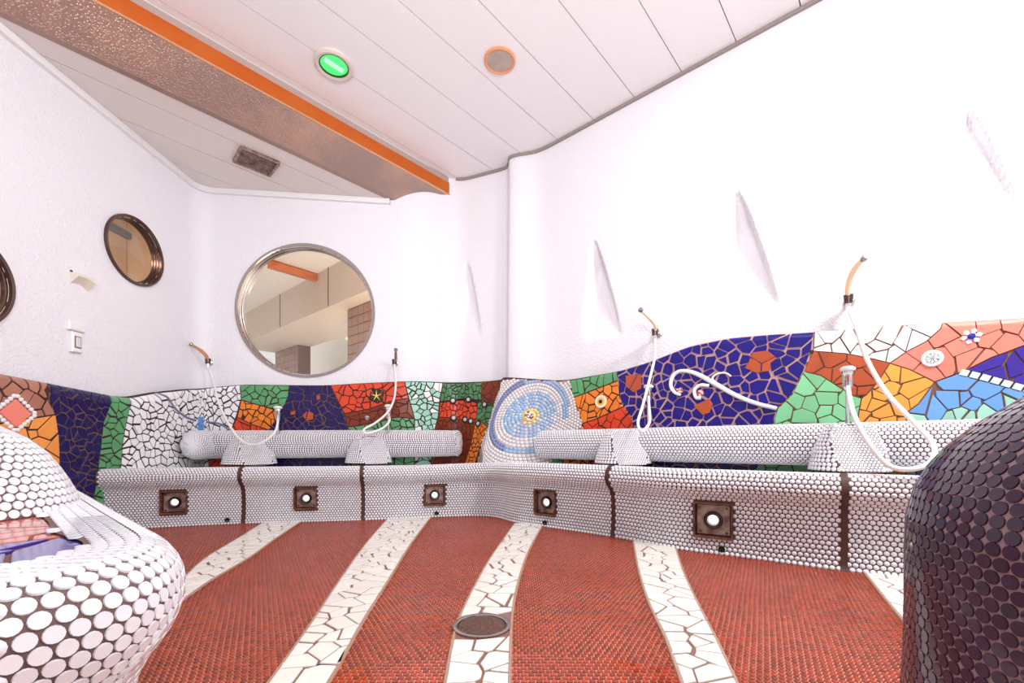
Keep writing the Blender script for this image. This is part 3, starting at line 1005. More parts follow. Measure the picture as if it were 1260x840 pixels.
bench = thing('wash_bench', (0.1, 3.1, 0.0), 'long white penny-tiled washing bench with a rolled lip, running along two walls', 'bench')
secs = [0.0] + JOINTS + [BP.L]
PITCH = [0.0190, 0.0195, 0.0215, 0.0235, 0.0235]
NB = len(pl)
vs = pl
for k in range(5):
    a, b = secs[k], secs[k + 1]
    su = np.linspace(a, b, int((b - a) / 0.012) + 2)
    # open the recesses of the footlights: move grid columns to the recess edges
    Sg = np.repeat(su[:, None], NB, 1)
    front = bench_pt(Sg, np.repeat(vs[None, :], len(su), 0))
    D = np.array([counter_depth(s) for s in su[::8]] + [counter_depth(su[-1])])
    D = np.interp(su, np.concatenate([su[::8], [su[-1]]]), D)
    D = np.convolve(np.pad(D, 6, mode='edge'), np.ones(13) / 13, mode='valid')
    p, n = BP.at(su)
    V = front.reshape(-1, 3)
    nv = NB
    Fc = []
    cz = front[:, :, 2]
    for i in range(len(su) - 1):
        sm = (su[i] + su[i + 1]) / 2
        hole = [L for L in LIGHTS if abs(sm - L[0]) < L[2] / 2]
        for j in range(nv - 1):
            zm = (cz[i, j] + cz[i, j + 1]) / 2
            if hole and abs(zm - hole[0][1]) < hole[0][3] / 2: continue
            Fc.append((i * nv + j, (i + 1) * nv + j, (i + 1) * nv + j + 1, i * nv + j + 1))
    seg = obj('bench_section', V, Fc, M_BENCH_G, bench, True)
    # glossy counter behind the lip
    CV = []
    for i in range(len(su)):
        q0 = front[i, -1]
        for t in (0.0, 0.3, 0.65, 1.0):
            q = p[i] - n[i] * (0.03 + (D[i] - 0.03 + 0.01) * t)
            CV.append((q[0], q[1], q0[2] - 0.002 - 0.012 * t))
    obj('counter_top', CV, grid_faces(len(su), 4), M_COUNTER, seg, True)
    pit = PITCH[k]
    PP, NN, TT = [], [], []
    for r, v in enumerate(np.arange(pit * 0.5, pl[-1], pit * 0.866)):
        pts = bench_pt(su, np.full(len(su), v))
        L = np.concatenate([[0], np.cumsum(np.linalg.norm(np.diff(pts, axis=0), axis=1))])
        cnt = max(2, int(round(L[-1] / pit)))
        l = (np.arange(cnt) + (0.5 if r % 2 else 0.0) + 0.25) * L[-1] / cnt
        l = l[l < L[-1] - 0.012]; l = l[l > 0.012]
        s_ = np.interp(l, L, su)
        P = bench_pt(s_, np.full(len(s_), v))
        e = 0.004
        dv = bench_pt(s_, np.full(len(s_), min(v + e, pl[-1]))) - bench_pt(s_, np.full(len(s_), max(v - e, 0)))
        ds = bench_pt(s_ + e, np.full(len(s_), v)) - bench_pt(s_ - e, np.full(len(s_), v))
        N = np.cross(ds, dv)
        keep = np.ones(len(s_), bool)
        for Lt in LIGHTS:
            keep &= ~((np.abs(s_ - Lt[0]) < Lt[2] / 2 + pit * 0.3) & (np.abs(P[:, 2] - Lt[1]) < Lt[3] / 2 + pit * 0.3))
        PP.append(P[keep]); NN.append(N[keep]); TT.append(ds[keep])
    PP, NN, TT = map(np.concatenate, (PP, NN, TT))
    discs('penny_tile', PP, NN, TT, pit * 0.445, 0.003, M_WHITE_T, seg, 10)
for s in JOINTS:
    V = []
    vv = np.linspace(0, pl[-1] - 0.02, 40)
    wob = 0.003 * np.sin(np.linspace(0, 5, 40))
    for sg in (-0.0125, 0.0125):
        V.append(bench_pt(s + sg + wob, vv))
    e = bench_pt(np.full(40, s), vv + 0.004) - bench_pt(np.full(40, s), vv - 0.004)
    t = bench_pt(np.full(40, s + .004), vv) - bench_pt(np.full(40, s - .004), vv)
    nn = np.cross(t, e); nn /= np.linalg.norm(nn, axis=1, keepdims=True)
    V = np.concatenate([V[0] + nn * 0.0048, V[1] + nn * 0.0048, V[0] - nn * 0.01, V[1] - nn * 0.01])
    Fc = []
    for i in range(39):
        Fc += [(i, 40 + i, 41 + i, i + 1), (80 + i, i, i + 1, 81 + i), (40 + i, 120 + i, 121 + i, 41 + i)]
    obj('expansion_joint', V, Fc, M_JOINT, bench)
for px, z in ((280, 0.03), (537, 0.03), (671, 0.03), (888, 0.03)):
    s = s_bench(px); p, n = BP.at(s)
    lathe('weep_hole', [(0.016, -0.01), (0.016, 0.006), (0.010, 0.006), (0.009, 0.0), (0.0, 0.0)], (p[0] + n[0] * 0.004, p[1] + n[1] * 0.004, 0.03), (n[0], n[1], 0), M_BLACK, bench, 12)

# footlights set into the bench front
FOOT = ['square footlight at the walled end of the bench', 'square footlight below the big round window',
        'square footlight in the bench corner left of the spiral pillar', 'square footlight in the bench corner right of the spiral pillar',
        'square footlight below the cobalt mosaic, with riveted plate']
for (s, z, w, h), lab in zip(LIGHTS, FOOT):
    p, n = BP.at(s)
    ax = np.array([-n[1], n[0], 0.0]); ny_ = np.array([n[0], n[1], 0.0]); up = np.array([0, 0, 1.0])
    c = np.array([p[0], p[1], z])
    t = thing('footlight', tuple(c), lab, 'footlight', 'footlights along the bench front')
    V = []
    for d, k in ((0.016, 1.03), (0.016, 0.94), (-0.035, 0.92), (-0.045, 1.03)):
        for a, b in ((-1, -1), (1, -1), (1, 1), (-1, 1)):
            V.append(c + ax * a * w / 2 * k + up * b * h / 2 * k + ny_ * d)
    Fc = []
    for l in range(3):
        for k in range(4): Fc.append((l * 4 + k, l * 4 + (k + 1) % 4, l * 4 + 4 + (k + 1) % 4, l * 4 + 4 + k))
    Fc.append((15, 14, 13, 12))
    for k in range(4): Fc.append((12 + k, 12 + (k + 1) % 4, (k + 1) % 4, k))
    obj('housing', V, Fc, M_RUST, t)
    V, Fc = box_geo(c - ny_ * 0.026, w * 0.88, h * 0.88, 0.012, ax, up, -np.cross(up, ax) if False else ny_, 0.003)
    obj('face_plate', V, Fc, M_PLATE, t)
    R = w * 0.25
    lathe('lamp_ring', [(R, -0.022), (R, -0.008), (R * 0.92, -0.004), (R * 0.62, -0.006), (R * 0.5, -0.014), (R * 0.42, -0.022)], c, ny_, M_RING, t, 28, closed=True)
    lathe('lens', [(R * 0.42, -0.02), (R * 0.38, -0.012), (R * 0.22, -0.007), (0.0, -0.006)], c, ny_, M_LAMP, t, 20)
    for a in (-1, 1):
        for b in (-1, 1):
            q = c + ax * a * w * 0.35 + up * b * h * 0.35
            lathe('screw', [(0.006, -0.021), (0.006, -0.017), (0.0, -0.016)], q, ny_, M_STEEL_D, t, 8)
# ------------------------------------------------------------------ spiral mosaic on the pillar foot
def wain_frame(s, z):
    e = 0.004
    ds = wain_pt(s + e, z) - wain_pt(s - e, z)
    dz = wain_pt(s, z + e) - wain_pt(s, z - e)
    n = np.cross(ds, dz); n /= np.linalg.norm(n, axis=-1, keepdims=True)
    return ds, dz, n
SC, ZC = on_wain(652, 511)
apron_px = [(622, 467), (640, 466), (690, 468), (702, 468), (706, 489), (717, 521), (700, 549), (690, 545), (674, 584), (586, 584), (592, 546), (600, 525), (608, 498), (613, 480)]
apron = [on_wain(x, y) for x, y in apron_px]
apron = [(s, min(max(z, 0.37), float(wtop(s)) - 0.004)) for s, z in apron]
def quads(name, S, Z, du, dv, ang, m, parent, t=0.004):
    """small square tiles: centre (S, Z), half sizes du, dv, turned by ang in the surface"""
    S, Z, ang = map(np.asarray, (S, Z, ang))
    ca, sa = np.cos(ang), np.sin(ang)
    cor = []
    for k, lf in ((1.0, 0.0), (0.9, t)):
        pts = []
        for a, b in ((-1, -1), (1, -1), (1, 1), (-1, 1)):
            x, y = a * du * k, b * dv * k
            pts.append(wain_pt(S + x * ca - y * sa, Z + x * sa + y * ca, lf))
        cor.append(np.stack(pts, 1))
    V = np.concatenate([cor[1], cor[0]], 1)
    return bulk(name, V, 4, None, m, parent)
acc = {}
ring = 0.026
for k in range(2, 26):
    r = 0.052 + (k - 2) * ring
    n = max(12, int(2 * math.pi * r / 0.024))
    for i in range(n):
        th = 2 * math.pi * (i + 0.5 * (k % 2)) / n
        re = r - 0.03 * ((th + math.pi * 0.75) % (2 * math.pi)) / (2 * math.pi) + 0.015
        s, z = SC + re * math.cos(th), ZC + re * 1.02 * math.sin(th)
        if z < 0.375 or z > wtop(s) - 0.02 or not inside(np.array([(s, z)]), apron)[0]:
            continue
        if r < 0.075: c = 'cream'
        elif re < 0.185: c = 'mid_blue' if (i + k) % 3 else 'light_blue'
        elif re < 0.215: c = 'ivory' if i % 4 else 'light_blue'
        elif re < 0.262: c = 'ivory'
        elif re < 0.315 and not (-0.9 < ((th + math.pi) % (2 * math.pi) - math.pi) < -0.1): c = 'band_blue' if th > 1.9 and th < 4.3 else 'mid_blue'
        else: c = 'ivory'
        acc.setdefault(c, []).append((s, z, th, r * 2 * math.pi / n))
SPC = {'cream': (238, 212, 130), 'mid_blue': (140, 184, 226), 'light_blue': (182, 210, 236), 'ivory': (232, 226, 226), 'band_blue': (96, 124, 182)}
ap = SEC['right']
for c, L in acc.items():
    A = np.array(L)
    quads('spiral_tile_' + c, A[:, 0], A[:, 1], 0.0112, 0.0106, A[:, 2], mat('spiral_' + c, SPC[c], 0.2, coat=0.4, vary=0.08, island=True), ap)
# pale mortar under the spiral
ns = 48
gs = np.linspace(min(a[0] for a in apron), max(a[0] for a in apron), ns)
gz = np.linspace(0.37, 1.2, 60)
Sg, Zg = np.meshgrid(gs, gz, indexing='ij')
okv = inside(np.stack([Sg.reshape(-1), Zg.reshape(-1)], 1), apron)
Pb = wain_pt(Sg, np.minimum(Zg, wtop(Sg)), 0.0015).reshape(-1, 3)
fb = [f for f in grid_faces(ns, 60) if sum(okv[v] for v in f) >= 3]
obj('spiral_bed', Pb, fb, mat('pale_mortar', (168, 148, 144), 0.7), ap, True)
def inlay(name, px, py, prof, m, parent, n=24, lift=0.0065, scale=1.0):
    s, z = on_wain(px, py)
    S, Z = np.array([s]), np.array([z])
    ds, dz, nn = wain_frame(S, Z)
    P = wain_pt(S, Z, lift)[0]
    return lathe(name, [(r * scale, h) for r, h in prof], P, nn[0], m, parent, n)
inlay('medallion', 652, 511, [(0.05, -0.01), (0.05, 0.004), (0.044, 0.007), (0.0, 0.007)], mat('ochre_glaze', (226, 190, 92), 0.25), ap, 24, 0.002)
med = inlay('medallion_face', 652, 511, [(0.040, 0.0), (0.038, 0.004), (0.0, 0.006)], mat('painted_brown', (110, 62, 46), 0.25, noise=(45, (236, 226, 216), 0.5, 0.56)), ap, 24, 0.009)

# ------------------------------------------------------------------ ornaments in the mosaic
def star_shape(name, px, py, n, ro, ri, h, m, parent, lift, rot=0.0):
    s, z = on_wain(px, py)
    pts = []
    for i in range(2 * n):
        a = rot + math.pi * i / n
        r = ro if i % 2 == 0 else ri
        pts.append((s + r * math.cos(a), z + r * math.sin(a)))
    return shard_obj_l(name, pts, m, parent, lift, h)
def shard_obj_l(name, pts, m, parent, lift, h):
    c = np.array(pts); k = len(c)
    ctr = c.mean(0)
    V = np.concatenate([wain_pt(c[:, 0], c[:, 1], lift - 0.004), wain_pt(c[:, 0], c[:, 1], lift + h * 0.6), wain_pt(ctr[:1], ctr[1:2], lift + h)])
    Fc = [(i, (i + 1) % k, k + (i + 1) % k, k + i) for i in range(k)] + [(k + i, k + (i + 1) % k, 2 * k) for i in range(k)]
    return obj(name, V, Fc, m, parent)
sb = SEC['back']
def poly_px(px):
    out = [on_wain(x, y) for x, y in px]
    return out if area2(out) > 0 else out[::-1]
def rect(px, py, a, b, rot=0.0):
    s, z = on_wain(px, py)
    return [(s + x * math.cos(rot) - y * math.sin(rot), z + x * math.sin(rot) + y * math.cos(rot)) for x, y in ((-a, -b), (a, -b), (a, b), (-a, b))]
# black tile with a yellow star
for cell in shards([on_wain(x, y) for x, y in [(457, 477), (473, 480), (472, 493), (465, 497), (453, 492)]], 0.05, 0.004, rng):
    shard_obj('black_shard', cell, wain_pt, mat('black_glaze', (24, 26, 20), 0.2), sb, 0.009)
star_shape('star', 463.5, 487, 5, 0.055, 0.009, 0.004, mat('yellow_glaze', (230, 206, 96), 0.25), sb, 0.009, 0.35)
# four blue tiles in the white field, with a grey-blue line through them
for a, b in ((-1, -1), (1, -1), (1, 1), (-1, 1)):
    s, z = on_wain(247, 521)
    h = 0.029
    shard_obj('blue_tile', [(s + a * h - 0.0275, z + b * h - 0.0275), (s + a * h + 0.0275, z + b * h - 0.0275), (s + a * h + 0.0275, z + b * h + 0.0275), (s + a * h - 0.0275, z + b * h + 0.0275)], wain_pt, mat('blue_glaze', (98, 148, 210), 0.2, vary=0.06), sb, 0.009)
def line_on_wall(name, pxs, w, h, m, parent, lift=0.006):
    P = []
    for x, y in pxs:
        s, z = on_wain(x, y); P.append((s, z))
    C = catmull([np.array(p) for p in P], 8)
    T = np.gradient(C, axis=0); T /= np.linalg.norm(T, axis=1, keepdims=True)
    Nn = np.stack([-T[:, 1], T[:, 0]], 1)
    ww = np.full(len(C), w) if np.isscalar(w) else np.interp(np.linspace(0, 1, len(C)), np.linspace(0, 1, len(w)), w)
    V = []
    for k, l in ((-1, 0), (-0.75, h), (0, h * 1.25), (0.75, h), (1, 0)):
        q = C + Nn * (ww[:, None] * k)
        V.append(wain_pt(q[:, 0], q[:, 1], lift + l))
    V = np.stack(V, 1).reshape(-1, 3)
    Fc = grid_faces(len(C), 5)
    Fc += [tuple(range(5)), tuple((len(C) - 1) * 5 + j for j in range(4, -1, -1))]
    o = obj(name, V, Fc, m, parent, True)
    o.data.flip_normals()
    return o
M_LINE = mat('grey_blue_line', (118, 122, 146), 0.3)
line_on_wall('grey_line', [(190, 483), (205, 489), (215, 503), (228, 513), (240, 517)], 0.008, 0.006, M_LINE, sb)
line_on_wall('grey_line', [(255, 519), (270, 521), (284, 529)], 0.008, 0.006, M_LINE, sb)
# jewelled button
inlay('jewel_button', 452, 514, [(0.022, -0.004), (0.022, 0.004), (0.012, 0.009), (0.0, 0.010)], mat('jewel', (188, 186, 190), 0.15, metal=0.4, noise=(120, (90, 84, 84), 0.45, 0.55)), sb, 8)
# ring buttons on the red and green fields
for i, (x, y) in enumerate([(557, 493), (577, 491.5), (597, 497.5), (558, 514), (573, 516), (589, 521), (580, 518)]):
    b = inlay('ring_button', x, y, [(0.034, -0.004), (0.034, 0.005), (0.028, 0.009), (0.0, 0.009)], mat('ring_dark', (46, 34, 32), 0.3), sb, 16, 0.006)
    inlay('ring_inner', x, y, [(0.017, 0.0), (0.016, 0.003), (0.008, 0.004), (0.007, 0.001), (0.0, 0.001)], mat('ring_pale', (206, 196, 190), 0.3), sb, 12, 0.0150)
line_on_wall('dark_line', [(541, 494), (557, 492), (577, 490.5), (597, 496), (608, 500)], 0.006, 0.005, M_RING, sb)
# eye ring in the orange field
sr = SEC['right']
inlay('eye_ring', 740, 494, [(0.048, -0.004), (0.048, 0.005), (0.040, 0.008), (0.036, 0.006), (0.0, 0.006)], mat('cream_glaze', (246, 232, 206), 0.25), sr, 28)
inlay('eye_ring', 740, 494, [(0.034, 0.0), (0.032, 0.004), (0.0, 0.004)], mat('ochre_glaze', (226, 190, 92), 0.25), sr, 24, 0.009)
inlay('eye_ring', 740, 494, [(0.015, 0.0), (0.014, 0.004), (0.0, 0.004)], mat('dark_eye', (52, 28, 20), 0.25), sr, 16, 0.013)
# white medallion and flower in the salmon field
inlay('medallion', 1147, 441, [(0.040, -0.004), (0.040, 0.006), (0.033, 0.009), (0.0, 0.008)], mat('white_glaze', (240, 238, 236), 0.2), sr, 28)
inlay('medallion_face', 1147, 441, [(0.028, 0.0), (0.026, 0.003), (0.0, 0.003)], mat('grey_glass', (176, 190, 186), 0.2, noise=(90, (90, 104, 104), 0.5, 0.6)), sr, 24, 0.0125)
for k in range(8):
    a = math.pi * k / 4
    s, z = on_wain(1147, 441)
    shard_obj_l('petal', [(s + 0.020 * math.cos(a + d) * r, z + 0.020 * math.sin(a + d) * r) for d, r in ((-0.25, 0.5), (0.0, 0.3), (0.25, 0.5), (0.22, 1.1), (-0.22, 1.1))], mat('white_glaze', (240, 238, 236), 0.2), sr, 0.015, 0.003)
s, z = on_wain(1195, 414)
for k in range(6):
    a = math.pi * k / 3 + 0.2
    pts = [(s + 0.038 * r * math.cos(a + d), z + 0.038 * r * math.sin(a + d)) for r, d in ((0.25, -0.4), (0.8, -0.36), (1.0, 0.0), (0.8, 0.36), (0.25, 0.4))]
    shard_obj_l('petal', pts, mat('petal_glaze', (226, 226, 234), 0.2, vary=0.12), sr, 0.007, 0.004)
inlay('flower_centre', 1195, 414, [(0.014, 0.0), (0.013, 0.006), (0.0, 0.009)], mat('blue_centre', (40, 40, 150), 0.2), sr, 14, 0.010)
# row of small pale tiles between violet and sky blue
e0 = [(1180, 457.5), (1205, 463), (1260, 478), (1330, 495.5), (1480, 526)]
C = resample(catmull([np.array(on_wain(*p)) for p in e0], 8), 0.034)
for i in range(len(C) - 1):
    m_ = (C[i] + C[i + 1]) / 2
    d = C[i + 1] - C[i]; a = math.atan2(d[1], d[0])
    pts = [(m_[0] + x * math.cos(a) - y * math.sin(a), m_[1] + x * math.sin(a) + y * math.cos(a)) for x, y in ((-.015, -.014), (.015, -.014), (.015, .014), (-.015, .014))]
    shard_obj('pale_square_tile', pts, wain_pt, mat('pale_aqua', (208, 232, 234), 0.2, vary=0.06), sr, 0.009)
# white porcelain scroll on the cobalt field
M_PORC = mat('porcelain', (242, 238, 238), 0.2, coat=0.4)
line_on_wall('scroll', [(956, 502.5), (930, 496), (905, 486), (880, 472), (862, 462), (848, 457), (836, 457), (828, 464), (826, 475), (831, 483), (838, 486)], [0.012, 0.013, 0.015, 0.014, 0.012, 0.012, 0.011, 0.009], 0.014, M_PORC, sr, 0.006)
line_on_wall('scroll', [(873, 474.5), (862, 474), (855, 480), (857, 489), (863, 489)], [0.011, 0.011, 0.010, 0.014], 0.013, M_PORC, sr, 0.006)
line_on_wall('scroll', [(880, 471), (877, 465), (883, 460), (893, 459), (900, 463)], [0.007, 0.006, 0.005], 0.008, M_PORC, sr, 0.006)
M_CHECK = mat('red_white_check', (226, 200, 192), 0.25, noise=(70, (176, 72, 48), 0.49, 0.53))
for x, y in ((837, 480.5), (862, 483)):
    shard_obj('patterned_tile', rect(x, y, 0.019, 0.017, 0.3), wain_pt, M_CHECK, sr, 0.010)
# salmon diamond framed by white beads
sl = SEC['left']
s, z = on_wain(18, 508)
d = 0.075
shard_obj('salmon_tile', [(s - d, z), (s, z - d), (s + d, z), (s, z + d)], wain_pt, shmat('salmon'), sl, 0.010)
for k in range(4):
    for i in range(6):
        t = (i + 0.5) / 6
        a0, a1 = math.pi / 2 * k, math.pi / 2 * (k + 1)
        x = (math.cos(a0) * (1 - t) + math.cos(a1) * t) * (d + 0.022); y = (math.sin(a0) * (1 - t) + math.sin(a1) * t) * (d + 0.022)
        S, Z = np.array([s + x]), np.array([z + y])
        _, _, nn = wain_frame(S, Z)
        lathe('bead', [(0.0115, -0.004), (0.0115, 0.004), (0.007, 0.008), (0.0, 0.009)], wain_pt(S, Z, 0.005)[0], nn[0], mat('white_glaze', (240, 238, 236), 0.2), sl, 10)

# ------------------------------------------------------------------ tiled rolls (pipe covers) along the wainscot
def roll(name, px0, px1, zc0, zc1, rad, tap0, tap1, pit, label, ext=0.0):
    s0, s1 = on_wain(px0, 545)[0], on_wain(px1, 545)[0] + ext
    root = thing(name, tuple(wain_pt(np.array([(s0 + s1) / 2]), np.array([zc0 - rad]))[0]), label, 'pipe cover', 'white tiled rolls along the wainscot')
    def pt(s, a):
        p, n = WP.at(s)
        k = (s - s0) / (s1 - s0)
        zc = zc0 + (zc1 - zc0) * k
        e0 = np.clip((s - s0) / tap0, 0, 1); e1 = np.clip((s1 - s) / tap1, 0, 1)
        r = rad * np.sqrt(np.clip(1 - (1 - e0) ** 2.6, 0.0, 1)) * np.sqrt(np.clip(1 - (1 - e1) ** 2.6, 0.0, 1))
        base = WAIN + 0.01 + 0.105 + 0.35 * column_bump(s, np.full(np.shape(s), 0.9))
        o = base + r * np.cos(a)
        return np.concatenate([p + n * o[..., None], (zc + r * np.sin(a) * 1.02)[..., None]], -1)
    su = np.concatenate([s0 + tap0 * np.linspace(0, 1, 14) ** 1.7, np.linspace(s0 + tap0, s1 - tap1, int((s1 - s0) / 0.03))[1:-1], s1 - tap1 * np.linspace(1, 0, 14) ** 1.7])
    na = 28
    A = np.arange(na) * 2 * math.pi / na
    V = pt(np.repeat(su[:, None], na, 1), np.repeat(A[None, :], len(su), 0)).reshape(-1, 3)
    Fc = []
    for i in range(len(su) - 1):
        for j in range(na):
            Fc.append((i * na + j, (i + 1) * na + j, (i + 1) * na + (j + 1) % na, i * na + (j + 1) % na))
    body = obj('roll_body', V, Fc, M_BENCH_G, root, True)
    body.data.materials.append(M_WHITE_TI)
    mi = np.zeros(len(Fc), np.int32); mi[:na * 4] = 1; mi[-na * 4:] = 1
    body.data.polygons.foreach_set('material_index', mi)
    PP, NN, TT = [], [], []
    for r, a in enumerate(np.arange(-2.2, 2.2, pit * 0.866 / rad)):
        pts = pt(su, np.full(len(su), a))
        L = np.concatenate([[0], np.cumsum(np.linalg.norm(np.diff(pts, axis=0), axis=1))])
        l = np.arange(pit * (0.5 + 0.5 * (r % 2)), L[-1] - pit * 0.4, pit)
        s = np.interp(l, L, su)
        aa = np.full(len(s), a)
        ok = (s > s0 + tap0 * 0.004) & (s < s1 - tap1 * 0.004)
        s, aa = s[ok], aa[ok]
        e = 0.003
        ds = pt(s + e, aa) - pt(s - e, aa); da = pt(s, aa + 0.03) - pt(s, aa - 0.03)
        PP.append(pt(s, aa)); NN.append(np.cross(ds, da)); TT.append(ds)
    PP, NN, TT = map(np.concatenate, (PP, NN, TT))
    discs('penny_tile', PP, NN, TT, pit * 0.445, 0.003, M_WHITE_T, body, 8)
    return root, pt
roll_l, rpt_l = roll('tiled_roll', 211, 573, 0.545, 0.560, 0.112, 0.14, 0.07, 0.0195, 'white penny-tiled roll on the wainscot below the big round window')
roll_r, rpt_r = roll('tiled_roll', 667, 1255, 0.548, 0.560, 0.108, 0.05, 0.2, 0.0225, 'white penny-tiled roll on the wainscot right of the spiral pillar', 2.2)
def roll_joint(root, rpt, px, a0, a1, slant):
    s = on_wain(px, 540)[0]
    a = np.linspace(a0, a1, 14)
    ss = s + np.linspace(slant, 0, 14)
    P = rpt(ss, a)
    tube('roll_joint', [tuple(p) for p in P], 0.0075, M_JOINT, root, 6, 3)
roll_joint(roll_l, rpt_l, 349, 1.55, 0.9, 0.05)
roll_joint(roll_r, rpt_r, 802, 1.55, 0.9, 0.03)
roll_joint(roll_r, rpt_r, 1048, 1.55, 0.9, 0.0)

# ------------------------------------------------------------------ tap mounds on the counter
def ring_tiles(rad, zmap, hgt, pit, c):
    """tile positions on a dome: rows of equal slope length, rad(v), z(v)"""
    vv = np.linspace(0, 1, 200)
    R, Z = rad(vv), zmap(vv) * hgt
    L = np.concatenate([[0], np.cumsum(np.hypot(np.diff(R), np.diff(Z)))])
    PP, NN, TT = [], [], []
    for k, l in enumerate(np.arange(pit * 0.5, L[-1], pit * 0.866)):
        v = float(np.interp(l, L, vv))
        r, z = float(np.interp(v, vv, R)), float(np.interp(v, vv, Z))
        v2 = min(v + 0.01, 1); v1 = max(v - 0.01, 0)
        dr = float(np.interp(v2, vv, R) - np.interp(v1, vv, R)); dz = float(np.interp(v2, vv, Z) - np.interp(v1, vv, Z))
        n = max(1, int(round(2 * math.pi * r / pit)))
        for i in range(n):
            a = 2 * math.pi * (i + 0.5 * (k % 2)) / n
            ca, sa = math.cos(a), math.sin(a)
            PP.append((c[0] + r * ca, c[1] + r * sa, c[2] + z))
            NN.append((dz * ca, dz * sa, -dr)); TT.append((-sa, ca, 0.0))
    return np.array(PP), np.array(NN), np.array(TT)

def mound(px, off, r0, hgt, pit, label, zb):
    s = on_wain(px, 550)[0]
    p, n = WP.at(s)
    c = np.array([p[0] + n[0] * (WAIN + off), p[1] + n[1] * (WAIN + off), zb])
    root = thing('tap_mound', tuple(c), label, 'tap mound', 'white tiled tap mounds on the bench')
    kr = [0, .12, .3, .5, .7, .85, .95, 1.0]
    def rad(v): return r0 * np.interp(v, kr, [1.0, 0.96, 0.88, 0.76, 0.62, 0.46, 0.24, 0.02])
    def zz(v): return np.interp(v, kr, [0, .16, .40, .66, .87, .96, .995, 1.0])
    # flat facet on the side that looks into the room
    view = -c[:2] / np.linalg.norm(c[:2])
    ang = math.radians(22)
    fd = np.array([view[0] * math.cos(ang) - view[1] * math.sin(ang), view[0] * math.sin(ang) + view[1] * math.cos(ang)])
    fn = np.array([fd[0] * 0.90, fd[1] * 0.90, 0.43]); fn /= np.linalg.norm(fn)
    fdist = r0 * 0.62 + 0.03
    vv = np.linspace(0, 1, 24)
    V = []
    for i in range(48):
        a = 2 * math.pi * i / 48
        for r, z in zip(rad(vv), zz(vv) * hgt):
            q = np.array([r * math.cos(a), r * math.sin(a), z])
            dd = q @ fn - fdist
            if dd > 0: q = q - fn * dd
            V.append(c + q)
    body = sharp(obj('mound_body', V, grid_faces(48, 24, True), M_BENCH_G, root, True), 30)
    P, N, T = ring_tiles(rad, zz, hgt, pit, np.zeros(3))
    ok = (P @ fn) < fdist - pit * 0.05
    discs('penny_tile', P[ok] + c, N[ok], T[ok], pit * 0.445, 0.003, M_WHITE_T, body, 10)
    # fine tiles on the facet
    u = np.cross((0, 0, 1.0), fn); u /= np.linalg.norm(u); w = np.cross(fn, u)
    fp = 0.0155
    g = np.arange(-40, 41)
    ga, gb = np.meshgrid(g, g, indexing='ij')
    x = (ga * fp + (gb % 2) * fp / 2).reshape(-1); y = (gb * fp * 0.866).reshape(-1)
    Q = fn * fdist + x[:, None] * u + y[:, None] * w
    zz_ = Q[:, 2] / hgt
    vq = np.interp(zz_, zz(np.linspace(0, 1, 100)), np.linspace(0, 1, 100))
    ok = (zz_ > 0.0) & (zz_ < 0.97) & (np.hypot(Q[:, 0], Q[:, 1]) < rad(vq) + 0.001)
    Q = Q[ok]
    if len(Q):
        discs('fine_tile', Q + c, np.tile(fn, (len(Q), 1)), np.tile(u, (len(Q), 1)), fp * 0.47, 0.002, M_WHITE_T, body, 8)
    return c
MC = [mound(322, 0.215, 0.195, 0.222, 0.0195, 'white tiled tap mound beside the orange and green mosaic', 0.393),
      mound(460, 0.215, 0.185, 0.225, 0.0195, 'white tiled tap mound below the red star mosaic', 0.398),
      mound(783, 0.215, 0.185, 0.228, 0.0225, 'white tiled tap mound below the eye-ring mosaic', 0.425),
      mound(1047, 0.215, 0.165, 0.228, 0.0235, 'white tiled tap mound below the terracotta mosaic', 0.425)]

# ------------------------------------------------------------------ taps, brackets, hand showers
def tap(px, py, mc, label, sc=1.0):
    """chrome push tap that stands on a mound's back: seen from the side, cap up"""
    d = mc[1] + 0.04
    c = at_depth(px, py, d)
    t = thing('push_tap', (c[0], c[1], c[2] - 0.10 * sc), label, 'tap', 'chrome push taps on the mounds')
    up = (0, 0, 1)
    lathe('tap_body', [(0.014, -0.02), (0.018, -0.015), (0.022, 0.0), (0.022, 0.055), (0.026, 0.06), (0.024, 0.072)], (c[0], c[1], c[2] - 0.06 * sc), up, M_CHROME, t, 18)
    lathe('tap_cap', [(0.020, 0.0), (0.032, 0.006), (0.034, 0.016), (0.022, 0.026), (0.0, 0.028)], (c[0], c[1], c[2] + 0.012), up, M_PLASTIC, t, 20)
    zb = mc[2] + 0.15
    tube('supply_pipe', [(c[0], c[1], c[2] - 0.07 * sc), (c[0], c[1], (c[2] - 0.07 + zb) / 2), (c[0], c[1], zb)], 0.010, M_CHROME, t, 10, 3)
    return c
TP = [tap(342, 505, MC[0], 'small chrome push tap by the navy mosaic'), tap(478, 503, MC[1], 'chrome push tap below the star tile'),
      tap(798, 480, MC[2], 'chrome push tap before the cobalt mosaic'), tap(1043, 460, MC[3], 'chrome push tap before the terracotta mosaic')]

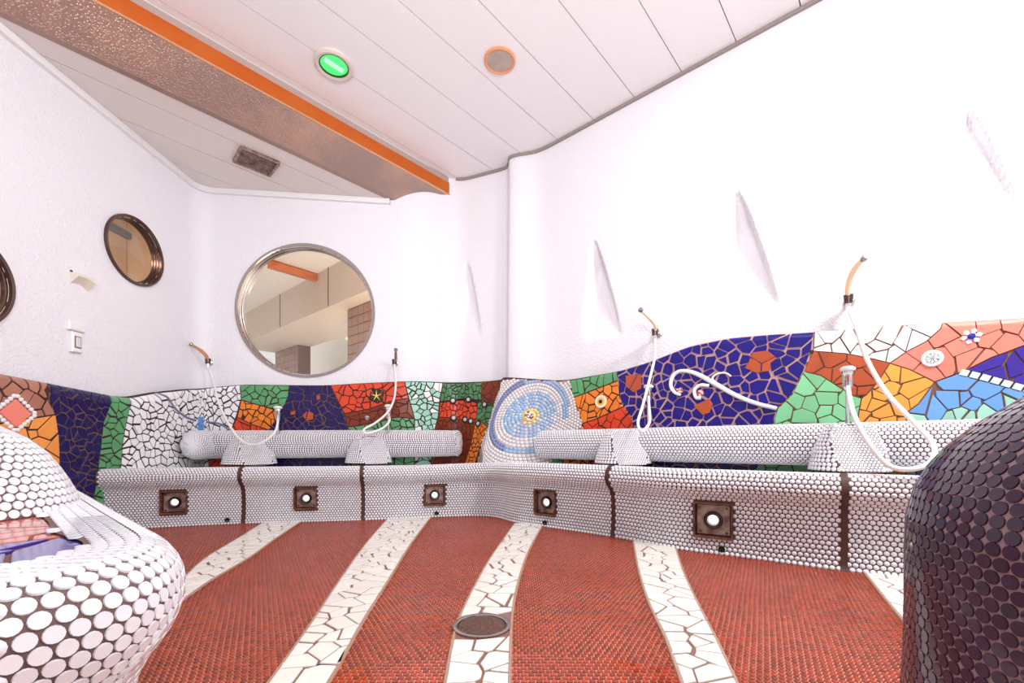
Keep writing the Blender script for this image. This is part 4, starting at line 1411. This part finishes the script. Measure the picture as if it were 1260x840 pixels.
def bracket(px, py, label):
    p, n, s = on_wall(px, py)
    t = thing('shower_bracket', tuple(p), label, 'bracket', 'shower brackets on the white walls')
    lathe('wall_rose', [(0.026, -0.004), (0.026, 0.006), (0.018, 0.012), (0.0, 0.013)], p, n, M_CHROME, t, 20)
    tube('arm', [p + n * 0.008, p + n * 0.03, p + n * 0.055], 0.009, M_CHROME, t, 10, 3)
    c = p + n * 0.072
    lathe('clip', [(0.013, -0.022), (0.020, -0.022), (0.023, 0.022), (0.016, 0.022)], c, (0, 0, 1), M_STEEL_D, t, 18, closed=True)
    return c, n, t
def shower(px, py, handle_px, hose, label, blabel, hm, r=0.013, hose_r=0.0085, pale=True, wallhose=None):
    c, n, bt = bracket(px, py, blabel)
    t = thing('hand_shower', tuple(c), label, 'hand shower', 'hand showers on hoses')
    d0 = c[1]
    pts = [c - np.array([0, 0, 0.03])] + [c] + [at_depth(x, y, d0 + k) for x, y, k in handle_px]
    o = tube('handle', pts, [r * 0.8, r, r * 1.15, r * 1.2, r * 0.9][:max(2, len(pts))], hm, t, 12, 8, 0.8)
    a, b = np.array(pts[-2]), np.array(pts[-1])
    ax = (b - a) / np.linalg.norm(b - a)
    lathe('spray_head', [(r * 0.7, -0.012), (r * 1.25, 0.0), (r * 1.3, 0.012), (r * 1.0, 0.016), (0.0, 0.016)], b, ax, M_STEEL, t, 16)
    lathe('hose_nut', [(0.010, -0.03), (0.012, -0.03), (0.012, 0.0), (0.010, 0.0)], c - np.array([0, 0, 0.022]), (0, 0, 1), M_CHROME, t, 12, closed=True)
    H = [c - np.array([0, 0, 0.045])] + hose
    tube('hose', H, hose_r, M_HOSE, t, 10, 10)
    return c
def hp(x, y, d): return at_depth(x, y, d)
m1, m2, m3, m4 = MC
c1 = shower(259, 446, [(254, 438, -0.03), (247, 431, -0.05), (236, 424, -0.07)],
            [hp(263, 470, 3.66), hp(268, 492, 3.55), hp(280, 519, 3.42), hp(296, 541, 3.33), hp(313, 547, 3.28), hp(328, 541, 3.28), hp(339, 530, 3.30), hp(342, 517, 3.36), tuple(TP[0] - np.array([0, 0, 0.04]))],
            'tan hand shower on a white hose beside the blue square tiles', 'shower bracket above the white broken-tile field', M_PEACH_D)
c2 = shower(487, 447, [(487, 443, -0.03), (487, 436, -0.06), (487, 431, -0.10)],
            [hp(487, 470, 3.78), hp(485, 490, 3.66), hp(477, 507, 3.5), hp(462, 520, 3.4), hp(448, 528, 3.36), hp(452, 533, 3.36), hp(470, 527, 3.40), hp(479, 518, 3.44), tuple(TP[1] - np.array([0, 0, 0.04]))],
            'grey hand shower seen end-on, right of the big round window', 'shower bracket above the star tile', M_STEEL)
c3 = shower(811, 411, [(806, 400, -0.04), (799, 391, -0.08), (789, 382, -0.12)],
            [hp(806, 437, 2.88), hp(799, 468, 2.78), hp(791, 498, 2.66), hp(785, 520, 2.58), hp(790, 530, 2.55), hp(799, 520, 2.60), hp(799, 505, 2.66), tuple(TP[2] - np.array([0, 0, 0.04]))],
            'peach hand shower on a white hose above the cobalt mosaic', 'shower bracket between the two pointed niches', M_PEACH)
c4 = shower(1045, 372, [(1043, 356, -0.02), (1047, 340, -0.05), (1055, 326, -0.09), (1062, 319, -0.12)],
            [hp(1053, 400, 2.15), hp(1066, 440, 2.08), hp(1090, 482, 1.98), hp(1125, 520, 1.86), hp(1148, 546, 1.78), hp(1146, 567, 1.74), hp(1122, 577, 1.75), hp(1093, 572, 1.80), hp(1068, 543, 1.86), hp(1050, 508, 1.95), tuple(TP[3] - np.array([0, 0, 0.06]))],
            'peach hand shower with a long looping hose above the white shards', 'shower bracket beside the wide pale niche wall', M_PEACH, 0.013, 0.0105)

# ------------------------------------------------------------------ near station with mosaic deck (left)
TPIT = 0.0195
ST = [(-2.60, 0.15), (-1.2, 0.22), (-0.75, 0.27), (-0.54, 0.345), (-0.445, 0.47), (-0.452, 0.57), (-0.515, 0.665), (-0.66, 0.79), (-0.84, 0.94), (-1.41, 1.42), (-2.0, 1.90), (-2.60, 2.36)]
DKP = [(-2.60, 0.42), (-1.2, 0.42), (-0.86, 0.44), (-0.70, 0.475), (-0.61, 0.535), (-0.61, 0.60), (-0.645, 0.655), (-0.775, 0.735), (-0.915, 0.855), (-1.45, 1.27), (-2.04, 1.74), (-2.60, 2.20)]
SC_ = resample(catmull([np.array(p) for p in ST], 10), 0.012)
for _ in range(12): SC_[1:-1] = 0.25 * SC_[:-2] + 0.5 * SC_[1:-1] + 0.25 * SC_[2:]
SPth = Path(SC_)
SPth.N = -SPth.N if (SPth.at(SPth.L * 0.4)[1] @ np.array([1.0, 0.0])) < 0 else SPth.N
SPR = catmull([(0.035, 0.0), (0.0, 0.06), (-0.028, 0.13), (-0.042, 0.19), (-0.042, 0.235), (-0.025, 0.275), (-0.002, 0.31), (0.010, 0.345), (0.008, 0.38), (-0.008, 0.408), (-0.034, 0.421)], 6)
sl_ = np.concatenate([[0], np.cumsum(np.hypot(np.diff(SPR[:, 0]), np.diff(SPR[:, 1])))])
def st_pt(s, v):
    p, n = SPth.at(s)
    o = np.interp(v, sl_, SPR[:, 0]); z = np.interp(v, sl_, SPR[:, 1])
    return np.concatenate([p + n * o[..., None], z[..., None]], -1)
station = thing('wash_station', (-1.2, 0.85, 0.0), 'white penny-tiled washing station with rounded lip and salmon-violet mosaic deck', 'wash station')
su = SPth.s
nv = len(sl_)
M_STG = mat('station_grout', (104, 78, 72), 0.75)
V = st_pt(np.repeat(su[:, None], nv, 1), np.repeat(sl_[None, :], len(su), 0)).reshape(-1, 3)
lip = obj('station_rim', V, grid_faces(len(su), nv), M_STG, station, True)
PP, NN, TT = [], [], []
SREF = float(su[np.argmin(np.hypot(SC_[:, 0] + 0.5, SC_[:, 1] - 0.40))])
for r, v in enumerate(np.arange(sl_[-1] - TPIT * 0.2, TPIT * 0.4, -TPIT * 0.866)):
    pts = st_pt(su, np.full(len(su), v))
    L = np.concatenate([[0], np.cumsum(np.linalg.norm(np.diff(pts, axis=0), axis=1))])
    l0 = float(np.interp(SREF, su, L))
    l = l0 + (np.arange(-200, 400) + 0.5 * (r % 2)) * TPIT
    l = l[(l > 0) & (l < L[-1])]
    s = np.interp(l, L, su)
    vvv = np.full(len(s), v)
    ds = st_pt(s + .004, vvv) - st_pt(s - .004, vvv)
    dv = st_pt(s, np.minimum(vvv + .004, sl_[-1])) - st_pt(s, vvv - .004)
    PP.append(st_pt(s, vvv)); NN.append(np.cross(ds, dv)); TT.append(ds)
# flat top between the crest and the deck
crest = st_pt(su, np.full(len(su), sl_[-1]))[:, :2]
inner = catmull([np.array(p) for p in DKP], 10)
crest_p = [tuple(p) for p in crest[::3]] + [tuple(crest[-1])]
inner_p = [tuple(p) for p in inner]
top_in = [tuple(p) for p in inner]
k1 = resample(crest, 0.02); k2 = resample(inner, 0.02)
nn_ = 220
def even(C, n):
    d = np.concatenate([[0], np.cumsum(np.linalg.norm(np.diff(C, axis=0), axis=1))])
    q = np.linspace(0, d[-1], n)
    return np.stack([np.interp(q, d, C[:, k]) for k in (0, 1)], 1)
# match the two outlines by nearest point, so the strip between them does not fold
e1_ = even(crest, 400)
e2_ = np.array([inner[np.argmin(np.hypot(*(inner - p).T))] for p in e1_])
e2_[1:-1] = 0.25 * e2_[:-2] + 0.5 * e2_[1:-1] + 0.25 * e2_[2:]
V = np.concatenate([np.c_[e1_, np.full(400, 0.4205)], np.c_[e2_, np.full(400, 0.412)]])
o_ = obj('station_top', V, [(i, i + 1, 401 + i, 400 + i) for i in range(399)], M_STG, station)
if o_.data.polygons[200].normal.z < 0: o_.data.flip_normals()
Tc = np.gradient(crest, axis=0); Tc /= np.linalg.norm(Tc, axis=1, keepdims=True)
Nc = np.stack([Tc[:, 1], -Tc[:, 0]], 1)
if (Nc[len(Nc) // 2] @ SPth.at(SPth.L / 2)[1]) < 0: Nc = -Nc
for k in range(1, 16):
    d = k * TPIT * 0.866 - TPIT * 0.2
    off = crest - Nc * d
    L = np.concatenate([[0], np.cumsum(np.linalg.norm(np.diff(off, axis=0), axis=1))])
    l0 = float(np.interp(SREF, su, L))
    l = l0 + (np.arange(-200, 400) + 0.5 * (k % 2)) * TPIT
    l = l[(l > 0) & (l < L[-1])]
    G = np.stack([np.interp(l, L, off[:, a]) for a in (0, 1)], 1)
    tg = np.stack([np.interp(l, L, Tc[:, a]) for a in (0, 1)], 1)
    dc_ = np.array([np.hypot(*(crest - p).T).min() for p in G]); di_ = np.array([np.hypot(*(inner - p).T).min() for p in G])
    ok = (dc_ > d - 0.003) & inside(G, crest_p) & ~inside(G, inner_p) & (di_ > TPIT * 0.15)
    if not ok.any(): continue
    G, tg, dc_, di_ = G[ok], tg[ok], dc_[ok], di_[ok]
    PP.append(np.c_[G, 0.412 + 0.0085 * di_ / (dc_ + di_)])
    NN.append(np.tile([0.0, 0.0, 1.0], (len(G), 1))); TT.append(np.c_[tg, np.zeros(len(tg))])
nrow = len(np.arange(sl_[-1] - TPIT * 0.2, TPIT * 0.4, -TPIT * 0.866))
if NN[0][len(NN[0]) // 2][2] < 0:
    NN = [-a for a in NN[:nrow]] + NN[nrow:]; lip.data.flip_normals()
PP, NN, TT = map(np.concatenate, (PP, NN, TT))
discs('penny_tile', PP, NN, TT, TPIT * 0.462, 0.002, M_WHITE_T, lip, 12, 300, M_WHITE_TI)
# deck with wet mosaic
cv = [(p[0], p[1], 0.404) for p in (inset(inner_p, -0.018))]
o_ = obj('deck', cv, [tuple(range(len(cv)))], M_GROUT_T, station)
if o_.data.polygons[0].normal.z < 0: o_.data.flip_normals()
def deck_pt(x, y, lift=0.0):
    x = np.asarray(x, float); return np.stack([x, np.asarray(y, float), np.full(x.shape, 0.405 + lift)], -1)
ya, yb = on_plane(0, 668, 0.41), on_plane(95, 657, 0.41)
dd = yb - ya
ln = np.array([-dd[1], dd[0]]); ln /= np.linalg.norm(ln); lc = float(ln @ ya[:2])
dpoly = inset(inner_p, -0.014)
dpoly = dpoly if area2(dpoly) > 0 else dpoly[::-1]
far_ = clip_half(dpoly, -ln[0], -ln[1], -lc); near_ = clip_half(dpoly, ln[0], ln[1], lc)
deckshard = mat('wet_salmon', (190, 104, 86), 0.15, coat=0.25, vary=0.15)
deckshard2 = mat('wet_violet', (56, 40, 128), 0.15, coat=0.25, vary=0.2)
for pol, m_, nm in ((far_, deckshard, 'salmon_shard'), (near_, deckshard2, 'violet_shard')):
    if len(pol) >= 3:
        for cell in shards(inset(pol, 0.003), 0.085, 0.006, rng, (1.2, 0.8)):
            if np.hypot(np.mean(cell, axis=0)[0] + 1.2, np.mean(cell, axis=0)[1] - 0.9) < 0.16: continue
            shard_obj(nm, cell, deck_pt, m_, station, 0.004)
# dome at the back of the deck
DC = np.array([-1.2, 0.90, 0.41])
dr, dz = [0.222, 0.215, 0.20, 0.185, 0.165, 0.135, 0.09, 0.04, 0.005], [0.0, 0.03, 0.065, 0.095, 0.128, 0.160, 0.188, 0.203, 0.206]
kk = np.linspace(0, 1, 9)
vv = np.linspace(0, 1, 30)
V = []
for i in range(64):
    a = 2 * math.pi * i / 64
    for r, z in zip(np.interp(vv, kk, dr), np.interp(vv, kk, dz)):
        V.append((DC[0] + r * math.cos(a), DC[1] + r * math.sin(a), DC[2] + z))
dome = obj('dome', V, grid_faces(64, 30, True), MATS['station_grout'], station, True)
P, N, T = ring_tiles(lambda v: np.interp(v, kk, dr), lambda v: np.interp(v, kk, dz), 1.0, TPIT, DC)
discs('penny_tile', P, N, T, TPIT * 0.462, 0.002, M_WHITE_T, dome, 12, 250, M_WHITE_TI)

# ------------------------------------------------------------------ near aubergine dome (right)
AC = np.array([0.912, 0.52, 0.0])
ar = [0.348, 0.338, 0.332, 0.330, 0.330, 0.328, 0.318, 0.300, 0.278, 0.243, 0.197, 0.12, 0.05, 0.005]
az = [0.0, 0.10, 0.20, 0.30, 0.38, 0.44, 0.485, 0.525, 0.556, 0.592, 0.628, 0.672, 0.69, 0.694]
ka = np.linspace(0, 1, len(ar))
aub = thing('tiled_dome', tuple(AC), 'dark aubergine penny-tiled dome standing on the red floor', 'tiled dome')
vv = np.linspace(0, 1, 60)
V = []
for i in range(80):
    a = 2 * math.pi * i / 80
    for r, z in zip(np.interp(vv, ka, ar), np.interp(vv, ka, az)):
        V.append((AC[0] + r * math.cos(a), AC[1] + r * math.sin(a), z))
ab = obj('dome_body', V, grid_faces(80, 60, True), M_PURP_G, aub, True)
P, N, T = ring_tiles(lambda v: np.interp(v, ka, ar), lambda v: np.interp(v, ka, az), 1.0, TPIT, AC)
discs('penny_tile', P, N, T, TPIT * 0.462, 0.0018, M_PURP_T, ab, 12, 300, M_PURP_TI)

# ------------------------------------------------------------------ ceiling fittings
p = on_plane(411, 79, ZR)
t = thing('ceiling_light', (p[0], p[1], ZR), 'round green downlight in the white board ceiling', 'ceiling light')
lathe('trim_ring', [(0.125, 0.0), (0.125, -0.012), (0.112, -0.020), (0.094, -0.016), (0.090, 0.012)], (p[0], p[1], ZR), (0, 0, 1), mat('ivory_ring', (214, 204, 196), 0.35), t, 40, closed=True)
lathe('green_lens', [(0.0, 0.004), (0.091, 0.004), (0.091, 0.0), (0.088, -0.004), (0.0, -0.007)], (p[0], p[1], ZR), (0, 0, 1), M_GREENL, t, 32)
lathe('inner_ring', [(0.094, -0.004), (0.094, -0.014), (0.086, -0.014), (0.086, -0.004)], (p[0], p[1], ZR), (0, 0, 1), M_STEEL_D, t, 32, closed=True)
V, Fc = box_geo((p[0], p[1], ZR - 0.008), 0.034, 0.13, 0.008, (BD[1], -BD[0], 0), (BD[0], BD[1], 0))
obj('glowing_tube', V, Fc, M_GREENC, t)
p = on_plane(615, 74, ZR)
t = thing('ceiling_speaker', (p[0], p[1], ZR), 'round grey ceiling speaker with an orange rim', 'speaker')
lathe('rim', [(0.104, 0.0), (0.104, -0.008), (0.095, -0.014), (0.086, -0.010), (0.086, 0.0)], (p[0], p[1], ZR), (0, 0, 1), mat('orange_rim', (226, 150, 104), 0.35), t, 36, closed=True)
lathe('grille', [(0.0, 0.002), (0.088, 0.002), (0.088, -0.006), (0.0, -0.012)], (p[0], p[1], ZR), (0, 0, 1), mat('speaker_grille', (188, 172, 160), 0.5, noise=(12, (176, 160, 148), 0.4, 0.6), bump=('voronoi', 220, 0.5, 0.002)), t, 36)
vc = [on_plane(x, y, ZL) for x, y in ((299, 180), (344, 198), (331, 215), (286, 196))]
cen = sum(vc) / 4
ax = vc[1] - vc[0] + vc[2] - vc[3]; wv = np.linalg.norm(ax) / 2; ax /= np.linalg.norm(ax)
ay = np.array([-ax[1], ax[0], 0]); hv = abs(float((vc[3] - vc[0]) @ ay))
t = thing('ceiling_vent', tuple(cen), 'dark rusty rectangular vent grille in the lower ceiling', 'vent')
V, Fc = box_geo(cen - np.array([0, 0, 0.004]), wv * 0.94, hv * 0.94, 0.006, ax, ay, (0, 0, 1)); obj('backing', V, Fc, M_RING, t)
for sx_, sy_, ox, oy in ((wv, 0.018, 0, -hv / 2), (wv, 0.018, 0, hv / 2), (0.018, hv, -wv / 2, 0), (0.018, hv, wv / 2, 0)):
    V, Fc = box_geo(cen + ax * ox + ay * oy - np.array([0, 0, 0.01]), sx_ + 0.018 * (sx_ > 0.02) * 0, sy_, 0.02, ax, ay, (0, 0, 1)); obj('frame_bar', V, Fc, M_PLATE, t)
for k in range(9):
    V, Fc = box_geo(cen + ay * hv * ((k + 0.5) / 9 - 0.5) - np.array([0, 0, 0.011]), wv * 0.92, hv * 0.035, 0.010, ax, ay, (0, 0, 1)); obj('slat', V, Fc, M_PLATE, t)

# ------------------------------------------------------------------ small wall fittings
p, n, s = on_wall(91, 421)
t = thing('wall_switch', tuple(p), 'white rocker switch on the porthole wall', 'switch')
V, Fc = box_geo(p + n * 0.012, 0.064, 0.125, 0.024, (0, 1, 0), (0, 0, 1), n, 0.006); obj('switch_plate', V, Fc, M_PLASTIC, t)
V, Fc = box_geo(p + n * 0.027, 0.028, 0.06, 0.010, (0, 1, 0), (0, 0, 1), n, 0.003); obj('rocker', V, Fc, mat('rocker', (216, 212, 214), 0.3), t)
V, Fc = box_geo(p + n * 0.0255, 0.038, 0.072, 0.003, (0, 1, 0), (0, 0, 1), n); obj('rocker_bezel', V, Fc, mat('bezel', (120, 104, 102), 0.4), t)
p, n, s = on_wall(91, 402)
t = thing('wall_box', tuple(p), 'blank white box above the rocker switch', 'wall box')
V, Fc = box_geo(p + n * 0.012, 0.10, 0.052, 0.024, (0, 1, 0), (0, 0, 1), n, 0.005); obj('box_body', V, Fc, M_PLASTIC, t)
V, Fc = box_geo(p + n * 0.0245, 0.08, 0.032, 0.002, (0, 1, 0), (0, 0, 1), n); obj('box_lid', V, Fc, M_TRIMW, t)
p, n, s = on_wall(97, 344)
t = thing('wall_hook_shelf', tuple(p), 'small cream shelf bracket below the upper porthole', 'shelf')
V = []
for k in range(9):
    y = -0.055 + 0.11 * k / 8
    b = 0.042 - 0.02 * math.sin(math.pi * k / 8) + 0.014 * (k / 8)
    for d, z in ((0.0, 0.028), (0.05, 0.022), (0.05, 0.022 - b * 0.5), (0.0, -b)):
        V.append(p + n * d + np.array([0, y, z]))
Fc = []
for k in range(8):
    for j in range(4): Fc.append((k * 4 + j, (k + 1) * 4 + j, (k + 1) * 4 + (j + 1) % 4, k * 4 + (j + 1) % 4))
Fc += [(0, 1, 2, 3), (35, 34, 33, 32)]
o = obj('shelf_body', V, Fc, M_CREAM, t)
lathe('screw_head', [(0.008, 0.0), (0.008, 0.004), (0.0, 0.005)], p + np.array([0, -0.048, 0.034]), n, M_STEEL_D, t, 10)

# floor drain
t = thing('floor_drain', (DRAIN[0], DRAIN[1], 0.004), 'round metal floor drain in the ivory stripe', 'drain')
c = (DRAIN[0], DRAIN[1], 0.004)
lathe('drain_rim', [(DR, 0.0), (DR, 0.006), (DR - 0.006, 0.008), (DR - 0.014, 0.006), (DR - 0.016, 0.0)], c, (0, 0, 1), M_STEEL, t, 40, closed=True)
lathe('drain_cover', [(DR - 0.017, 0.0), (DR - 0.017, 0.004), (DR - 0.022, 0.0055), (0.0, 0.0055)], c, (0, 0, 1), mat('drain_brown', (96, 66, 54), 0.45, metal=0.5, noise=(160, (150, 118, 100), 0.55, 0.65), bump=('voronoi', 140, 0.6, 0.002)), t, 40)

# ------------------------------------------------------------------ what shows through the windows
ANX = []
M_ANW = mat('annex_beige', (206, 188, 170), 0.6)
M_ANC = mat('annex_ceiling', (232, 222, 210), 0.6)
M_ANT = mat('annex_brown_tile', (150, 112, 92), 0.35, vary=0.06)
M_ANG = mat('annex_tile_grout', (92, 64, 52), 0.7)
def slab(name, c, sx, sy, sz, m, parent=None, rot=0.0, kind=None):
    ax = (math.cos(rot), math.sin(rot), 0); ay = (-math.sin(rot), math.cos(rot), 0)
    V, Fc = box_geo(c, sx, sy, sz, ax, ay)
    return obj(name, V, Fc, m, parent, False, kind)
RT = math.atan2(2.72, -3.12)
q0, q1 = np.array([-4.89, 8.2]), np.array([-1.77, 5.48])
mid_ = (q0 + q1) / 2; du = (q1 - q0) / np.linalg.norm(q1 - q0); dn = np.array([-du[1], du[0]])
if dn[1] < 0: dn = -dn
a_ = math.atan2(du[1], du[0])
def apt(t, w): return mid_ + du * t + dn * w
c = apt(0.3, 0.5)
bulk_ = slab('annex_bulkhead', (c[0], c[1], 2.5 + 0.3), 6.6, 1.0, 0.6, M_ANW, None, a_, 'structure')
bulk_['label'] = 'beige boxed bulkhead of the hall beyond the round window'
for tt in (-0.75, 0.95):
    c = apt(tt, -0.004)
    slab('panel_joint', (c[0], c[1], 2.8), 0.012, 0.012, 0.58, M_CEILGAP, bulk_, a_)
slab('ceiling_annex', (-3.2, 6.55, 3.09), 7.0, 4.4, 0.06, M_ANC, None, 0, 'structure')['label'] = 'pale ceiling of the hall beyond the round window'
cb_ = [on_plane(331, 325, 3.0), on_plane(405, 347, 3.0)]
vd = cb_[1] - cb_[0]
slab('annex_copper_bar', tuple((cb_[0] + cb_[1]) / 2 + np.array([0, 0, 0.0])), np.linalg.norm(vd), 0.10, 0.09, M_COPPER, None, math.atan2(vd[1], vd[0]))
tag(bpy.data.objects['annex_copper_bar'], 'copper ceiling bar seen through the big round window', 'beam')
wn = slab('wall_annex', (apt(0.3, 1.9)[0], apt(0.3, 1.9)[1], 1.5), 9.0, 0.08, 4.4, mat('annex_white', (250, 244, 232), 0.5), None, a_, 'structure')
wn['label'] = 'bright white wall of the hall beyond the round window'
pane_c = apt(0.9, 1.84)
wl_o = slab('window_4', (pane_c[0], pane_c[1], 1.7), 3.2, 0.03, 2.0, mat('bright_daylight_pane', (255, 252, 246), 0.5, emit=2.2), None, a_, 'structure')
wl_o['label'] = 'bright daylit window of the hall beyond'
def tiled_column(px0, px1, w, label):
    pc = None
    t0 = None
    for t in np.linspace(-3, 3.5, 1300):
        q = apt(t, w)
        x = CX + F * q[0] / q[1]
        if t0 is None and x >= px0: t0 = t
        if x <= px1: t1 = t
    cw = t1 - t0
    c = apt((t0 + t1) / 2, w + 0.12)
    root = slab('tiled_column', (c[0], c[1], 1.25), cw, 0.24, 2.5, M_ANG, None, a_)
    tag(root, label, 'column')
    nx_ = max(2, int(round(cw / 0.14))); 
    for i in range(nx_):
        for k in range(8):
            q = apt(t0 + cw * (i + 0.5) / nx_, w - 0.004)
            slab('brown_tile', (q[0], q[1], 1.45 + 0.13 * k + 0.065), cw / nx_ - 0.012, 0.012, 0.118, M_ANT, root, a_)
    return root
tiled_column(339, 367, 0.75, 'brown tiled column left in the big round window')
tiled_column(428, 470, 0.25, 'brown tiled column right in the big round window')
q = at_depth(438, 416, 6.6)
t = thing('wall_lamp', tuple(q), 'yellow shaded wall lamp seen through the big round window', 'lamp')
lathe('shade', [(0.03, 0.10), (0.09, 0.06), (0.15, -0.02), (0.145, -0.022), (0.08, 0.05)], q, (0, 0, 1), mat('yellow_shade', (250, 200, 90), 0.5, emit=1.0), t, 20)
lathe('lamp_stem', [(0.012, 0.08), (0.012, 0.2)], q, (0, 0, 1), M_STEEL_D, t, 10)
# lobby behind the portholes
lb = slab('wall_lobby', (-3.75, 1.7, 1.4), 0.08, 5.0, 2.8, mat('lobby_tan', (222, 196, 170), 0.6), None, 0, 'structure'); lb['label'] = 'beige wall of the lobby behind the portholes'
lb2 = slab('wall_lobby_end', (-3.26, 4.25, 1.4), 0.98, 0.08, 2.8, mat('annex_tan', (204, 176, 150), 0.6), None, 0, 'structure'); lb2['label'] = 'tan end wall of the lobby behind the portholes'
slab('ceiling_lobby', (-3.25, 1.7, 2.84), 1.04, 5.1, 0.06, mat('lobby_dark', (128, 104, 92), 0.6), None, 0, 'structure')['label'] = 'brown lobby ceiling behind the portholes'
slab('trim_6', (-3.69, 1.7, 2.55), 0.05, 5.0, 0.06, mat('teal_grey_rail', (110, 122, 122), 0.4), None, 0, 'structure')['label'] = 'teal grey rail along the lobby wall'
